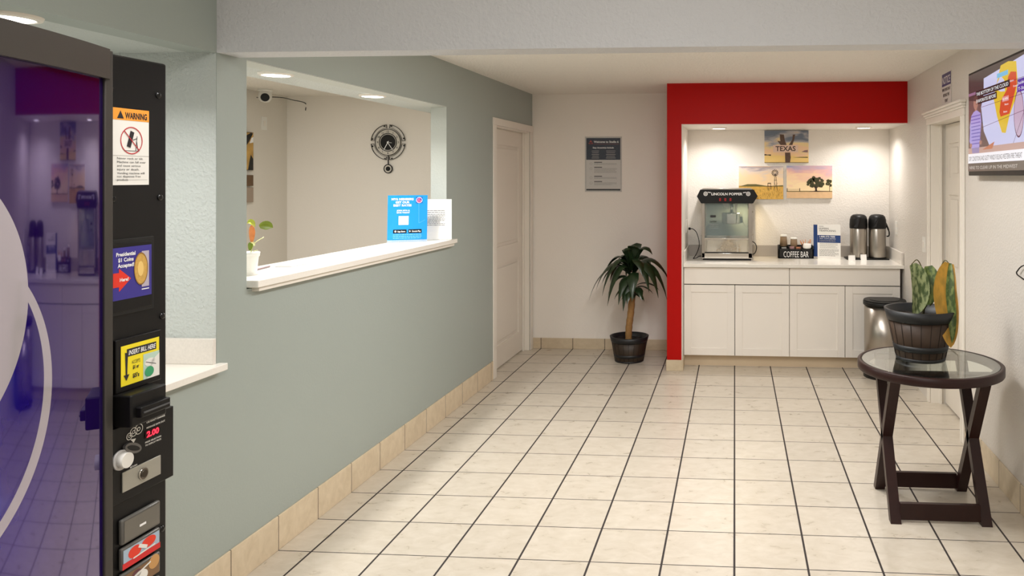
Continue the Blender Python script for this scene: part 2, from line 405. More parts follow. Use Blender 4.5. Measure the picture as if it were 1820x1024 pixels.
# ------------------------------------------------------------------ lamps
M_led = mat('led_diffuser', (255, 250, 240), .5, emit=9)
def downlight(x, y, z, r, power, label, group, tint=(1, .975, .94), spread=150):
    t = thing('recessed_light', (x, y, z), label, 'ceiling light', group)
    m = MB(); m.lathe([(r * .8, z - .001), (r * .84, z - .012), (r, z - .009), (r * 1.04, z + .0)], x, y, M_trim, n=40, cap=False); m.build('trim_ring', t)
    m = MB(); m.lathe([(r * .80, z - .010), (r * .02, z - .0115)], x, y, M_led, n=36, cap=True); m.build('diffuser', t)
    area('lamp', (x, y, z - .02), r * 1.5, 0, power, tint, spread=spread, parent=t, shape='DISK')
g = 'recessed downlights over the counters'
downlight(LX(.24) - .14, .21, 2.105, .075, P_PASS, 'round recessed light above the reception window, nearer the white wall beam', g)
downlight(LX(1.17) - .15, 1.14, 2.105, .075, P_PASS, 'round recessed light above the reception window, nearer the wall clock', g)
downlight(-2.16, -1.06, 2.105, .085, P_REC, 'round recessed light above the drink machine at the top left corner', g)
downlight(-.14, 3.6, 2.064, .07, P_ALC, 'recessed light under the red header above the popcorn machine', g, tint=(1, .955, .91))
downlight(1.13, 3.6, 2.064, .07, P_ALC, 'recessed light under the red header above the two coffee flasks', g, tint=(1, .955, .91))
# unseen lamps for the rooms: panels, nearer flush and office lamps are added
def panel_lamp(name, x, y, z, sx, sy, p, label, col=(1, .985, .97)):
    t = thing(name, (x, y, z), label, 'ceiling light')
    m = MB(); m.box(x - sx / 2 - .03, x + sx / 2 + .03, y - sy / 2 - .03, y + sy / 2 + .03, z - .03, z, M_trim, bev=.004); m.build('frame', t)
    m = MB(); m.box(x - sx / 2, x + sx / 2, y - sy / 2, y + sy / 2, z - .034, z - .029, mat('panel_glow', (255, 250, 242), .5, emit=2)); m.build('diffuser', t)
    area('lamp', (x, y, z - .04), sx, sy, p, col, parent=t)
panel_lamp('added_panel_light', -.3, -2.1, FZ, 1.2, .6, P_FRONT, 'added flat panel light over the front room, nearer the beam')
panel_lamp('added_panel_light', -.3, -4.0, FZ, 1.2, .6, P_FRONT, 'added flat panel light over the front room, behind the camera')
panel_lamp('flush_ceiling_light', -.15, 1.04, CZ, .45, .45, P_HALL, 'square flush ceiling light just beyond the beam, farther of the two', (1, .985, .97))
panel_lamp('flush_ceiling_light', -.15, .2, CZ, .45, .45, P_HALL, 'added square flush ceiling light just beyond the beam, nearer of the two', (1, .985, .97))
panel_lamp('added_office_light', -3.3, 1.6, CZ, .5, .5, P_OFF, 'added square ceiling light inside the office', (1, .98, .95))

# ------------------------------------------------------------------ table
Mw = mat('dark_mahogany', (40, 18, 15), .38, noise=(18, .25), spec=.35)
tx, ty = .963, .668; TT = .713
tb = thing('side_table', (tx, ty, 0), 'round glass-topped side table with dark wood crossed legs by the right wall', 'table')
m = MB(); m.lathe([(.315, TT - .042), (.345, TT - .042), (.347, TT - .038), (.347, TT - .003), (.343, TT), (.328, TT), (.328, TT - .007), (.300, TT - .007), (.300, TT - .042), (.315, TT - .042)], tx, ty, Mw, n=72, cap=False); m.build('rim', tb)
Mtg = mat('table_glass', (240, 250, 246), .0, ior=1.5, trans=1)
m = MB(); m.lathe([(.326, TT - .0065), (.3265, TT - .001), (.325, TT)], tx, ty, Mtg, n=72); m.build('glass_top', tb)
for yy in (ty - .2, ty + .2):
    m = MB(); m.box(tx - .235, tx + .235, yy - .028, yy + .028, TT - .042, TT - .01, Mw, bev=.002); m.build('top_rail', tb)
def beam_between(m, p, q, w, d, mt):
    """bar from p to q (in a y-z plane), w wide in x, d deep across"""
    p, q = Vector(p), Vector(q); t = (q - p).normalized(); n = X.cross(t).normalized() * d / 2; a = X * w / 2
    pl = [p - a - n, p + a - n, p + a + n, p - a + n]
    for v in pl: v.z = max(v.z, 0)
    fs = m.prism(pl, q - p, mt)
for sx, xx in ((-1, tx - .208), (1, tx + .208)):
    for k, (yb, yt) in enumerate(((ty - .2, ty + .19), (ty + .2, ty - .19))):
        xo = xx + (.024 if k else -.0) * (-sx) * 0
        m = MB(); kx = (-.013 if k == 0 else .013) * sx
        lo = [(xx + kx, yb - .024, 0), (xx + kx, yb + .024, 0), (xx + kx, yt + .024, TT - .042), (xx + kx, yt - .024, TT - .042)]
        mid = .5
        m.prism([(xx - .0245, p[1], p[2]) for p in lo], (.049, 0, 0), Mw)
        m.build('leg', tb)
for yy, z0 in ((ty - .192, .012), (ty + .192, .012)):
    m = MB(); m.box(tx - .185, tx + .185, yy - .012, yy + .012, z0, z0 + .078, Mw, bev=.002); m.build('stretcher', tb)

# ------------------------------------------------------------------ barrel planters
def planter(name, label, cx, cy, z0, rb, rt, h, tone=(58, 42, 30)):
    t = thing(name, (cx, cy, z0), label, 'potted plant')
    Mst = mat('barrel_stave' + name, tone, .5, noise=(22, .3)); Mgr = mat('stave_groove', (26, 18, 12), .8)
    Mband = mat('pot_black_band', (26, 27, 29), .45); rr = lambda f: rb + (rt - rb) * f
    m = MB(); pr = [(rb * .96, 0), (rb, .01), (rr(.08), .08 * h), (rr(.86), .86 * h)]
    m.lathe([(rb * .9, z0), (rb, z0 + .006), (rr(.10), z0 + .10 * h), (rr(.30), z0 + .30 * h), (rr(.8), z0 + .8 * h)], cx, cy, Mst, n=64)
    for i in range(20):
        a = 2 * math.pi * i / 20 + .1
        pts = [(cx + (rr(f) + .0004) * math.cos(a), cy + (rr(f) + .0004) * math.sin(a), z0 + f * h) for f in (.03, .3, .55, .8)]
        m.tube(pts, .0016, Mgr, n=5)
    m.build('staves', t)
    for f0, f1, e in ((0, .07, .002), (.2, .32, .003), (.78, 1, .004)):
        m = MB(); top = [(rr(f1) + e + (.004 if f1 == 1 else 0), z0 + f1 * h)]
        prof = [(rr(f0) - .001, z0 + f0 * h), (rr(f0) + e, z0 + f0 * h + .001), *top]
        if f1 == 1: prof += [(rr(1) - .008, z0 + h), (rr(.8) - .01, z0 + .8 * h)]
        else: prof += [(rr(f1) - .001, z0 + f1 * h)]
        m.lathe(prof, cx, cy, Mband, n=64, cap=False); m.build('rim' if f1 == 1 else 'hoop', t)
    m = MB(); n = 30; Mso = mat('potting_soil', (30, 22, 17), .95, noise=(60, .5)); zz = z0 + .82 * h; R0 = rr(.82) - .008
    rings = [[m.bm.verts.new((cx, cy, zz + .01))]]
    for q in range(1, 7):
        rings.append([m.bm.verts.new((cx + R0 * q / 6 * math.cos(2 * math.pi * i / n), cy + R0 * q / 6 * math.sin(2 * math.pi * i / n), zz + random.uniform(-.006, .008))) for i in range(n)])
    m.mi(Mso)
    for i in range(n): m.bm.faces.new((rings[0][0], rings[1][i], rings[1][(i + 1) % n]))
    for a, b in zip(rings[1:], rings[2:]):
        for i in range(n): m.bm.faces.new((a[i], b[i], b[(i + 1) % n], a[(i + 1) % n]))
    m.build('soil', t)
    return t
def bez(p0, p1, p2, p3, n=12):
    p0, p1, p2, p3 = map(Vector, (p0, p1, p2, p3)); o = []
    for i in range(n + 1):
        t = i / n; o.append(p0 * (1 - t) ** 3 + p1 * 3 * t * (1 - t) ** 2 + p2 * 3 * t * t * (1 - t) + p3 * t ** 3)
    return o
def smooth(pts, n=6):
    """Catmull-Rom through the points"""
    P = [Vector(p) for p in pts]; P = [P[0] * 2 - P[1]] + P + [P[-1] * 2 - P[-2]]; o = []
    for i in range(1, len(P) - 2):
        for j in range(n):
            t = j / n; a, b, c, d = P[i - 1:i + 3]
            o.append(.5 * ((2 * b) + (c - a) * t + (2 * a - 5 * b + 4 * c - d) * t * t + (3 * b - a - 3 * c + d) * t ** 3))
    return o + [P[-2]]
px_, py_ = .932, .72
dc = planter('potted_dieffenbachia', 'wooden barrel pot with curled drooping variegated leaves standing on the glass side table', px_, py_, TT + .0005, .117, .171, .252)
def varieg(name, base, blotch, sc, lo, hi):
    m = mat(name, base, .42); nt = m.node_tree; g = nt.nodes.new('ShaderNodeTexCoord'); n = nt.nodes.new('ShaderNodeTexNoise')
    mp = nt.nodes.new('ShaderNodeMapping'); mp.inputs['Scale'].default_value = (1.8, 1.8, .7); mp.inputs['Rotation'].default_value = (.3, .5, 0)
    nt.links.new(g.outputs['Object'], mp.inputs[0]); nt.links.new(mp.outputs[0], n.inputs[0]); n.inputs['Scale'].default_value = sc; n.inputs['Detail'].default_value = 3
    cr = nt.nodes.new('ShaderNodeValToRGB'); cr.color_ramp.elements[0].position = lo; cr.color_ramp.elements[1].position = hi
    cr.color_ramp.elements[0].color = (*lin(base), 1); cr.color_ramp.elements[1].color = (*lin(blotch), 1)
    nt.links.new(n.outputs['Fac'], cr.inputs[0]); nt.links.new(cr.outputs[0], nt.nodes['Principled BSDF'].inputs['Base Color']); return m
Mv1 = varieg('leaf_pale_green', (62, 80, 38), (138, 148, 102), 38, .42, .58)
Mv2 = varieg('leaf_green', (58, 78, 28), (108, 122, 62), 40, .45, .6)
Mv3 = varieg('leaf_yellow', (184, 138, 46), (140, 112, 36), 22, .4, .7)
Mstem = mat('petiole', (84, 80, 40), .5)
def wp(u, v, y):
    """pixel of the photograph to the point of the place at depth y (measuring aid)"""
    a = (u - 1209.7) / 1350.8; b = -(v - 314.7) / 1350.8; c, s = math.cos(YAW), math.sin(YAW)
    d = Vector((c * a - s, s * a + c, b)); return CAM + d * ((y - CAM.y) / d.y)
zs = TT + .21
m = MB(); m.tube(smooth([(px_ + .01, py_, zs - .01), (px_ + .012, py_ - .01, zs + .04), (px_ + .015, py_, zs + .09)]), [.008] * 12 + [.006], mat('dieff_stem', (52, 48, 30), .6)); m.build('stem', dc)
# leaf rising on a looped stalk at the left, its blade hanging down
def dleaf(stalk, blade, w, mt, mt2=None, side=X, fold=.5):
    m = MB(); sp = smooth(stalk); m.tube(sp, [.0035 - .0012 * i / len(sp) for i in range(len(sp))], Mstem, n=6); o = m.build('petiole', dc)
    m = MB(); bp = smooth(blade, 5); n = len(bp)
    ww = [w * (max(0, math.sin(math.pi * min(1, (i / (n - 1)) * .93 + .07)))) ** .62 for i in range(n)]
    m.leaf(bp, ww, side, mt, fold=fold, m2=mt2); m.build('leaf', dc)
dleaf([(px_ + .012, py_ - .02, zs + .03), wp(1643, 500, .70), wp(1639, 478, .69), wp(1630, 462, .68), wp(1620, 470, .66)],
      [wp(1621, 470, .66), wp(1630, 488, .65), wp(1634, 515, .64), wp(1631, 540, .63), wp(1623, 561, .62)], .046, Mv1, side=Vector((1, .2, 0)), fold=.4)
dleaf([(px_ + .015, py_, zs + .06), wp(1648, 510, .73), wp(1650, 490, .73), wp(1650, 478, .72)],
      [wp(1650, 473, .72), wp(1654, 492, .70), wp(1653, 512, .69), wp(1648, 530, .69), wp(1644, 543, .69)], .046, Mv2, side=Vector((1, -.2, 0)), fold=.3)
dleaf([(px_ + .018, py_ + .01, zs + .05), wp(1661, 520, .74), wp(1664, 495, .74), wp(1660, 479, .74)],
      [wp(1660, 480, .74), wp(1662, 500, .73), wp(1658, 525, .72), wp(1652, 545, .71)], .020, Mv2, side=Vector((.8, .5, 0)))
dleaf([(px_ + .02, py_, zs + .04), wp(1665, 510, .73), wp(1670, 482, .72), wp(1679, 463, .70), wp(1688, 470, .68)],
      [wp(1687, 468, .68), wp(1681, 490, .66), wp(1679, 520, .64), wp(1683, 555, .62), wp(1687, 590, .60), wp(1690, 618, .59)], .056, Mv3, Mv3, side=Vector((1, -.1, 0)), fold=.25)
m = MB(); bp = smooth([wp(1689, 468, .675), wp(1689, 492, .65), wp(1689, 522, .627), wp(1692, 556, .607), wp(1693, 588, .588), wp(1692, 610, .582)], 5); n = len(bp)
m.leaf(bp, [.021 * max(0, math.sin(math.pi * min(1, i / (n - 1) * .95 + .05))) ** .7 for i in range(n)], Vector((1, -.3, 0)), Mv2, fold=.25); m.build('leaf', dc)

# corn plant on the floor
cx, cy = -.93, 3.507
cp = planter('potted_corn_plant', 'dark barrel pot on the floor holding a bare-trunked plant with drooping dark leaves', cx, cy, 0, .125, .165, .222, tone=(50, 38, 26))
Mtr = mat('trunk_bark', (150, 112, 66), .8, noise=(70, .35))
m = MB(); tp = smooth([(cx - .005, cy - .02, .17), (cx + .0, cy - .02, .3), (cx + .018, cy - .015, .45), (cx + .028, cy - .01, .62)], 7)
m.tube(tp, [.030 + .0018 * math.sin(i * 2.1) for i in range(len(tp))], Mtr, n=14); m.build('trunk', cp)
Mdl = mat('dracaena_green', (34, 52, 28), .3, noise=(30, .35), spec=.7)
crown = Vector((cx + .03, cy - .01, .62))
def cleaf(ang, L, rise, droop, w, z0, tilt=0):
    d = Vector((math.cos(ang), math.sin(ang), 0)); p0 = crown + Z * z0 + d * .015
    p1 = p0 + d * L * .22 + Z * rise * 1.2; p2 = p0 + d * L * .78 + Z * rise * 1.0; p3 = p0 + d * L + Z * (rise - droop)
    pts = bez(p0, p1, p2, p3, 12)
    for p in pts:
        p.y = min(p.y, YB - .03); 
        if p.y > 3.15: p.x = min(p.x, -.575)
    ww = [w * (.35 + .65 * min(1, i / 4)) * (1 if i < 8 else max(.02, (12 - i) / 4)) for i in range(13)]
    m = MB(); m.leaf(pts, ww, d.cross(Z) + Z * tilt, Mdl, fold=.35); m.build('leaf', cp)
rl = random.Random(11)
spec = [ # angle (0 = to the right, 270 = towards the viewer), reach, rise, droop, halfwidth, base height
 (182, .36, .17, .40, .022, .14), (196, .30, .20, .33, .026, .17), (210, .26, .21, .42, .032, .20), (226, .24, .20, .45, .034, .15),
 (250, .16, .12, .36, .036, .08), (172, .24, .22, .24, .026, .20), (160, .30, .15, .25, .024, .16), (275, .22, .13, .30, .034, .12),
 (296, .20, .20, .20, .036, .20), (312, .22, .21, .34, .034, .17), (330, .27, .20, .40, .034, .18), (345, .30, .20, .42, .030, .16),
 (0, .32, .20, .34, .028, .20), (20, .30, .2, .30, .028, .2), (60, .26, .22, .28, .03, .2), (110, .25, .22, .3, .03, .2), (140, .28, .2, .3, .028, .18),
 (238, .10, .30, .05, .036, .20), (285, .09, .32, .02, .036, .2), (70, .10, .34, .04, .034, .2), (330, .20, .33, .10, .026, .2), (200, .12, .22, .10, .03, .2),
 (262, .18, .02, .16, .030, .04), (300, .17, .04, .14, .026, .03), (335, .18, .06, .09, .018, .02), (215, .15, .04, .14, .024, .03), (350, .22, .09, .10, .016, .03), (240, .2, .1, .3, .03, .1), (190, .2, .1, .26, .028, .1), (318, .13, .01, .08, .016, -.02), (205, .09, .0, .07, .014, -.03), (280, .08, .01, .06, .015, -.02)]
for a, L, ri, dr, w, z0 in spec: cleaf(R(a + rl.uniform(-5, 5)), L * 1.04, ri * .72, dr * .86, w * 1.55, z0 * .9, rl.uniform(-.3, .3))

# ------------------------------------------------------------------ waste bin
bx_, by_ = 1.222, 3.135
tc = thing('waste_bin', (bx_, by_, 0), 'brushed steel waste bin with a black lid in front of the white cabinets', 'bin')
def dprof(m, r, z0, z1, mt, inset=0, smooth_=True, n=40):
    pts = []
    for i in range(n):
        a = 2 * math.pi * i / n; x = math.cos(a); y = math.sin(a)
        y = min(y, .8); pts.append((bx_ + x * (r - inset), by_ + y * (r - inset)))
    a = [m.bm.verts.new((x, y, z0)) for x, y in pts]; b = [m.bm.verts.new((x, y, z1)) for x, y in pts]; k = m.mi(mt)
    for i in range(n): f = m.bm.faces.new((a[i], a[(i + 1) % n], b[(i + 1) % n], b[i])); f.smooth = True; f.material_index = k
    for q in (a[::-1], b): f = m.bm.faces.new(q); f.material_index = k
m = MB(); dprof(m, .163, .045, .585, M_steel); m.build('body', tc)
m = MB(); dprof(m, .17, .0, .045, M_blk); m.build('base', tc)
m = MB(); dprof(m, .172, .585, .615, M_blk); dprof(m, .168, .615, .624, M_blk); dprof(m, .12, .624, .628, M_blk); m.build('lid', tc)
m = MB(); m.box(bx_ - .03, bx_ + .03, by_ - .2, by_ - .165, .008, .022, M_blk, bev=.003); m.build('pedal', tc)

# ------------------------------------------------------------------ cabinets and worktop
xs = [-.436, .002, .465, .932, 1.392]; yc = 3.335
for i, (a, b, c, lb) in enumerate(((xs[0], xs[1], xs[2], 'white base cabinet beside the red column, under the popcorn machine'), (xs[2], xs[3], xs[4], 'white base cabinet behind the waste bin, under the coffee flasks'))):
    t = thing('base_cabinet', ((a + c) / 2, yc + .3, 0), lb, 'cabinet', 'base cabinets of the coffee bar')
    m = MB(); m.box(a + .001, c - .001, yc + .02, YA - .002, .095, CT - .032, M_cab); m.box(a + .004, c - .004, yc + .0195, yc + .021, .097, CT - .034, M_gap); m.build('body', t)
    m = MB(); m.box(a, c, yc + .055, yc + .075, 0, .096, M_kick); m.build('toe_kick', t)
    g = .0025
    m = MB(); m.box(a + g, c - g, yc, yc + .019, .708, CT - .036, M_cab, bev=.0015); m.build('drawer_front', t)
    for p, q in ((a, b), (b, c)):
        m = MB(); w = .062; y0, y1 = yc, yc + .019; z0, z1 = .098, .700; p += g; q -= g
        m.box(p, p + w, y0, y1, z0, z1, M_cab, bev=.0012); m.box(q - w, q, y0, y1, z0, z1, M_cab, bev=.0012)
        m.box(p + w, q - w, y0, y1, z1 - w, z1, M_cab, bev=.0012); m.box(p + w, q - w, y0, y1, z0, z0 + w, M_cab, bev=.0012)
        m.box(p + w, q - w, y0 + .008, y1, z0 + w, z1 - w, M_cab); m.build('door', t)
m = MB(); m.box(-.4365, RX(3.6) - .003, 3.30, YA - .001, CT - .03, CT, M_quartz, bev=.003); m.build('worktop', None, ('white stone worktop on the cabinets in the red-framed alcove', 'worktop'))
m = MB(); m.box(-.436, RX(3.9) - .004, YA - .02, YA - .001, CT, .988, M_splashg, bev=.002); m.build('backsplash', None, ('grey stone upstand along the back of the worktop behind the popcorn machine and flasks', 'backsplash'))
m = MB(); m.box(-.02, -.0015, 3.315, YA - .021, CT, .988, M_splash, bev=.002, fn=RF); m.build('backsplash', None, ('pale stone upstand on the worktop against the right wall', 'backsplash'))
m = MB(); m.box(-.4365, -.425, 3.33, YA - .021, CT, .988, M_splash, bev=.002); m.build('backsplash', None, ('pale stone upstand on the worktop against the left alcove side', 'backsplash'))

# ------------------------------------------------------------------ popcorn machine
pcx = -.068; y0, y1 = 3.585, 3.93; x0, x1 = -.292, .156
pm = thing('popcorn_machine', (pcx, 3.75, CT), 'countertop popcorn machine with a black sign top and glass sides', 'popcorn machine')
m = MB(); zt0, zt1 = 1.392, 1.512
hexp = [(-.334, 1.452), (-.304, zt1), (.170, zt1), (.203, 1.456), (.163, zt0), (-.296, zt0)]
m.prism([(x, y0 - .03, z) for x, z in hexp], (0, y1 - y0 + .04, 0), M_blk); m.build('sign_top', pm)
m = MB(); m.box(-.285, .152, y0 - .015, y1, zt1, zt1 + .012, M_steel, bev=.002); m.build('top_cover', pm)
s = Sheet((pcx, y0 - .0305, zt0), X, Z)
s.text('LINCOLN POPPER', 0, .072, .022, M_wht, w=.275, bold=.035)
for q in (-1, 1):
    s.disc(q * .188, .084, .019, M_wht, 1, r0=.013); s.disc(q * .188, .084, .009, M_wht, 1, r0=.004); s.line(q * .17, .098, q * .142, .094, .007, M_wht)
s.build('lettering', pm)
Mrl = mat('red_rocker', (150, 24, 22), .3)
for i in range(3):
    m = MB(); xx = -.128 + i * .046; m.box(xx - .009, xx + .009, y0 - .036, y0 - .03, zt0 + .02, zt0 + .046, Mrl, bev=.002); m.build('switch', pm)
m = MB()
for a, b in ((x0, x0 + .028), (x1 - .034, x1)):
    m.box(a, b, y0, y0 + .03, .905, zt0, M_steel, bev=.002); m.box(a, b, y1 - .03, y1, .905, zt0, M_steel, bev=.002)
m.box(x0, x1, y0, y1, .9, .95, M_chrome, bev=.003)
m.build('frame', pm)
m = MB(); m.box(x0 + .01, x1 - .01, y0 + .01, y1 - .01, CT, .9, M_blk); m.build('base', pm)
m = MB(); m.box(x0 + .03, x1 - .036, y1 - .016, y1 - .01, .955, 1.08, M_chrome); m.box(x0 + .03, x1 - .036, y0 + .02, y1 - .02, .95, .956, M_chrome); m.build('deck', pm)
Mpg = mat('popper_glass', (150, 168, 170), .02, alpha=.3)
m = MB(); m.box(x0 + .028, x1 - .034, y0 + .006, y0 + .010, 1.08, zt0, Mpg); m.box(x0 + .005, x0 + .009, y0 + .03, y1 - .03, .95, zt0, Mpg); m.box(x1 - .009, x1 - .005, y0 + .03, y1 - .03, .95, zt0, Mpg); m.box(x0 + .028, x1 - .034, y1 - .012, y1 - .008, 1.08, zt0, mat('popper_back_glass', (150, 166, 166), .05, alpha=.55)); m.build('glass_panel', pm)
m = MB(); m.box(x0 + .026, x1 - .032, y0 - .002, y0 + .004, .955, 1.075, mat('popper_door_glass', (225, 220, 205), .03, alpha=.3)); m.box(x0 + .026, x1 - .032, y0 - .006, y0 + .004, 1.07, 1.083, M_chrome, bev=.001); m.box(x0 + .026, x1 - .032, y0 - .004, y0 + .004, .95, .958, M_blk); m.build('door', pm)
Mpk = mat('popcorn', (214, 178, 128), .8, noise=(90, .1))
m = MB(); rp = random.Random(3)
for i in range(190):
    a = rp.uniform(0, 6.28); rr_ = abs(rp.gauss(0, .05)); zz = .962 + max(0, .095 - rr_ * .9) * rp.random()
    c = Vector((-.06 + rr_ * math.cos(a), y0 + .12 + rr_ * math.sin(a) * .9, zz))
    for k in range(2):
        r_ = bmesh.ops.create_icosphere(m.bm, subdivisions=1, radius=rp.uniform(.006, .010), matrix=Matrix.Translation(c + Vector((rp.uniform(-.006, .006), rp.uniform(-.006, .006), rp.uniform(0, .006)))))
m.mi(Mpk); m.build('popcorn', pm)['kind'] = 'stuff'
# kettle on its hanger
kx, ky = -.026, y0 + .16
ket = MB(); ket.lathe([(.078, 1.20), (.085, 1.205), (.090, 1.212), (.095, 1.29), (.099, 1.294)], kx, ky, M_chrome, n=40)
ket.lathe([(.097, 1.294), (.09, 1.3), (.03, 1.305)], kx, ky, M_chrome, n=40); ket = ket.build('kettle', pm)
m = MB(); m.cyl((kx + .0, ky, 1.30), (kx + .0, ky, zt0), .016, M_chrome); m.prism([(kx - .09, ky - .02, zt0), (kx - .02, ky - .02, zt0), (kx - .035, ky - .02, 1.33), (kx - .06, ky - .02, 1.345)], (0, .03, 0), M_steel)
m.prism([(kx + .03, ky - .02, zt0), (kx + .055, ky - .02, zt0), (kx + .04, ky - .02, 1.29), (kx + .02, ky - .02, 1.29)], (0, .03, 0), M_steel); m.build('hanger', ket)
m = MB(); m.box(kx + .075, kx + .098, ky - .1, ky - .09, 1.215, 1.27, M_blk); m.build('handle', ket)
m = MB(); m.tube(smooth([(.118, y0 + .02, zt0), (.12, y0 + .02, 1.35), (.135, y0 + .05, 1.30), (.15, y0 + .06, 1.27)]), .003, M_blk, n=6)
m.tube(smooth([(.072, y0 + .06, 1.235), (.085, y0 + .05, 1.2), (.11, y0 + .05, 1.185), (.14, y0 + .06, 1.2)]), .0015, M_blk, n=6); m.build('inner_cable', pm)
s = Sheet((x0 + .03, y0 + .0055, 1.08), X, Z)
s.rect(.046, .185, .096, .205, M_ink, 1); s.text('CAUTION', .07, .142, .014, M_ink, w=.06, bold=.03); s.lines(.04, .125, .12, 3, .016, .003, M_grey); s.build('sticker', pm)
for a, b in ((x0 - .007, x0), (x1, x1 + .007)):
    for z in (1.315, 1.11): m = MB(); m.cyl((a, y0 + .015, z), (b, y0 + .015, z), .006, M_chrome, 12); m.build('screw', pm)
# warm heat lamp inside
ll = area('warming_lamp', (.07, y0 + .17, zt0 - .01), .05, 0, 3, (1, .76, .4), parent=pm, shape='DISK')
# power cord
m = MB()
m.tube(smooth([(-.405, 3.71, 1.156), (-.375, 3.70, 1.153), (-.345, 3.69, 1.125), (-.325, 3.68, 1.07), (-.318, 3.67, 1.01), (-.335, 3.67, .95), (-.36, 3.68, .905), (-.372, 3.68, .890), (-.345, 3.70, .893), (-.32, 3.72, .905), (-.285, 3.74, .907)]), .0036, M_blk, n=8)
m.box(-.418, -.398, 3.70, 3.725, 1.145, 1.167, M_blk, bev=.003); m.build('power_cord', pm)
m = MB(); m.tube(smooth([(.15, 3.8, 1.04), (.185, 3.8, 1.02), (.2, 3.8, .98), (.185, 3.8, .93), (.15, 3.8, .915)]), .004, M_blk, n=8); m.build('rear_cable', pm)

# ------------------------------------------------------------------ coffee station
cb = thing('coffee_caddy', (.56, 3.8, CT), 'black wooden caddy lettered for coffee, filled with cups, napkins and stirrers', 'caddy')
bx0, bx1, by0, by1 = .396, .714, 3.775, 3.90
m = MB(); m.box(bx0, bx1, by0, by0 + .01, CT, .972, M_blkm, bev=.001); m.box(bx0, bx1, by1 - .01, by1, CT, 1.0, M_blkm); m.box(bx0, bx0 + .01, by0, by1, CT, 1.0, M_blkm); m.box(bx1 - .01, bx1, by0, by1, CT, 1.0, M_blkm); m.box(bx0, bx1, by0, by1, CT, CT + .008, M_blkm)
m.box(.49, .498, by0, by1, CT, .99, M_blkm); m.box(.6, .608, by0, by1, CT, .99, M_blkm); m.build('box', cb)
s = Sheet((.556, by0 - .0008, CT), X, Z); s.text('COFFEE BAR', .0, .012, .056, M_wht, w=.225, bold=-.004); s.build('lettering', cb)
Mcup = mat('kraft_sleeve', (126, 104, 80), .7)
for cx_, z0, h, lb in ((.447, .993, .088, 'taller brown paper cup with white rim standing in the coffee caddy'), (.54, .972, .085, 'lower brown paper cup with white rim in the middle of the coffee caddy')):
    t = thing('paper_cup', (cx_, 3.835, z0), lb, 'cup', 'paper cups in the coffee caddy')
    m = MB(); m.lathe([(.035, z0), (.029, z0 + h)], cx_, 3.835, Mcup, n=28); m.build('sleeve', t)
    m = MB(); m.lathe([(.029, z0 + h), (.031, z0 + h + .002), (.030, z0 + h + .014), (.026, z0 + h + .016)], cx_, 3.835, M_plastic, n=28); m.build('rim', t)
Mst_ = mat('stir_wood', (206, 140, 92), .7); rs = random.Random(5)
sc = thing('stirrer_cup', (.645, 3.85, CT + .008), 'bundle of wooden stirrers standing behind the napkin in the coffee caddy', 'stirrers')
m = MB(); m.lathe([(.034, CT + .01), (.037, 1.01)], .648, 3.85, mat('dark_red_cup', (70, 34, 28), .5), n=20); m.build('holder', sc)
for i in range(12):
    a = rs.uniform(0, 6.28); m = MB(); b = Vector((.648 + .015 * math.cos(a), 3.85 + .01 * math.sin(a), .95)); e = b + Vector((.03 * math.cos(a) + rs.uniform(-.01, .01), .012 * math.sin(a), .095 + rs.uniform(-.012, .012)))
    m.tube([b, e], .0034, Mst_, n=4); m.build('stirrer', sc)
m = MB(); m.lathe([(.0, .975), (.034, .975), (.038, .985), (.036, 1.012), (.03, 1.02), (.0, 1.021)], .657, 3.80, M_paper, n=12, cap=False, sy=.7)
m.build('folded_napkin', None, ('crumpled white napkin lying at the front right of the coffee caddy', 'napkin'))
for i, (xx, mt_, lb) in enumerate(((.45, M_grey, 'pale sweetener packet lying at the left front of the coffee caddy'), (.582, mat('packet_brown', (170, 110, 80), .6), 'brown sugar packet lying in the middle of the coffee caddy'), (.52, mat('packet_pink', (170, 130, 130), .6), 'pinkish sweetener packet between the grey and brown packets'))):
    m = MB(); m.box(xx - .024, xx + .02, 3.79, 3.80, .966, .986 + .003 * i, mt_, bev=.003); m.build('sweetener_packet', None, (lb, 'packet', 'sweetener packets in the caddy'))
# folded information card
Mnavy = mat('navy_print', (24, 58, 118), .5)
hs = thing('helpline_sign', (.84, 3.75, CT), 'navy and white trafficking helpline card standing on the worktop', 'sign')
pa = Vector((.749, 3.77, CT)); pb = Vector((.947, 3.715, CT)); U = (pb - pa).normalized(); hW = (pb - pa).length
V = Vector((0, .05, 1)).normalized()
m = MB(); m.prism([pa, pb, pb + V * .312, pa + V * .312], U.cross(V) * -.003, M_paper); m.build('card', hs)
s = Sheet(pa, U, V); s.rect(0, .148, hW, .215, Mnavy, 1)
s.text('HUMAN', .014, .268, .016, M_ink, w=.085, align='L'); s.text('TRAFFICKING', .014, .247, .016, M_ink, w=.15, align='L'); s.rect(.014, .292, .055, .296, M_grey)
s.text('1-888-373-7888', .017, .196, .013, M_wht, w=.14, align='L', bold=.02); s.text('TEXT: 233733 (BEFREE)', .017, .18, .009, M_wht, w=.145, align='L'); s.lines(.017, .172, .16, 2, .01, .004, M_grey, seed=4)
s.lines(.02, .14, .18, 4, .012, .003, M_grey, seed=2); s.lines(.016, .088, .188, 6, .011, .004, M_grey, seed=3); s.build('print', hs)
m = MB(); qa = pa + Vector((-.034, .02, .02)); m.prism([qa, pa + Vector((-.001, .004, .02)), pa + Vector((-.001, .004, .02)) + V * .288, qa + V * .288], (0, .003, 0), Mnavy); m.build('side_flap', hs)
m = MB(); m.prism([pa + Vector((-.03, .03, 0)), pb + Vector((0, .03, 0)), pb + Vector((0, .09, 0)), pa + Vector((-.03, .09, 0))], (0, 0, .003), M_clear); m.build('holder_foot', hs)

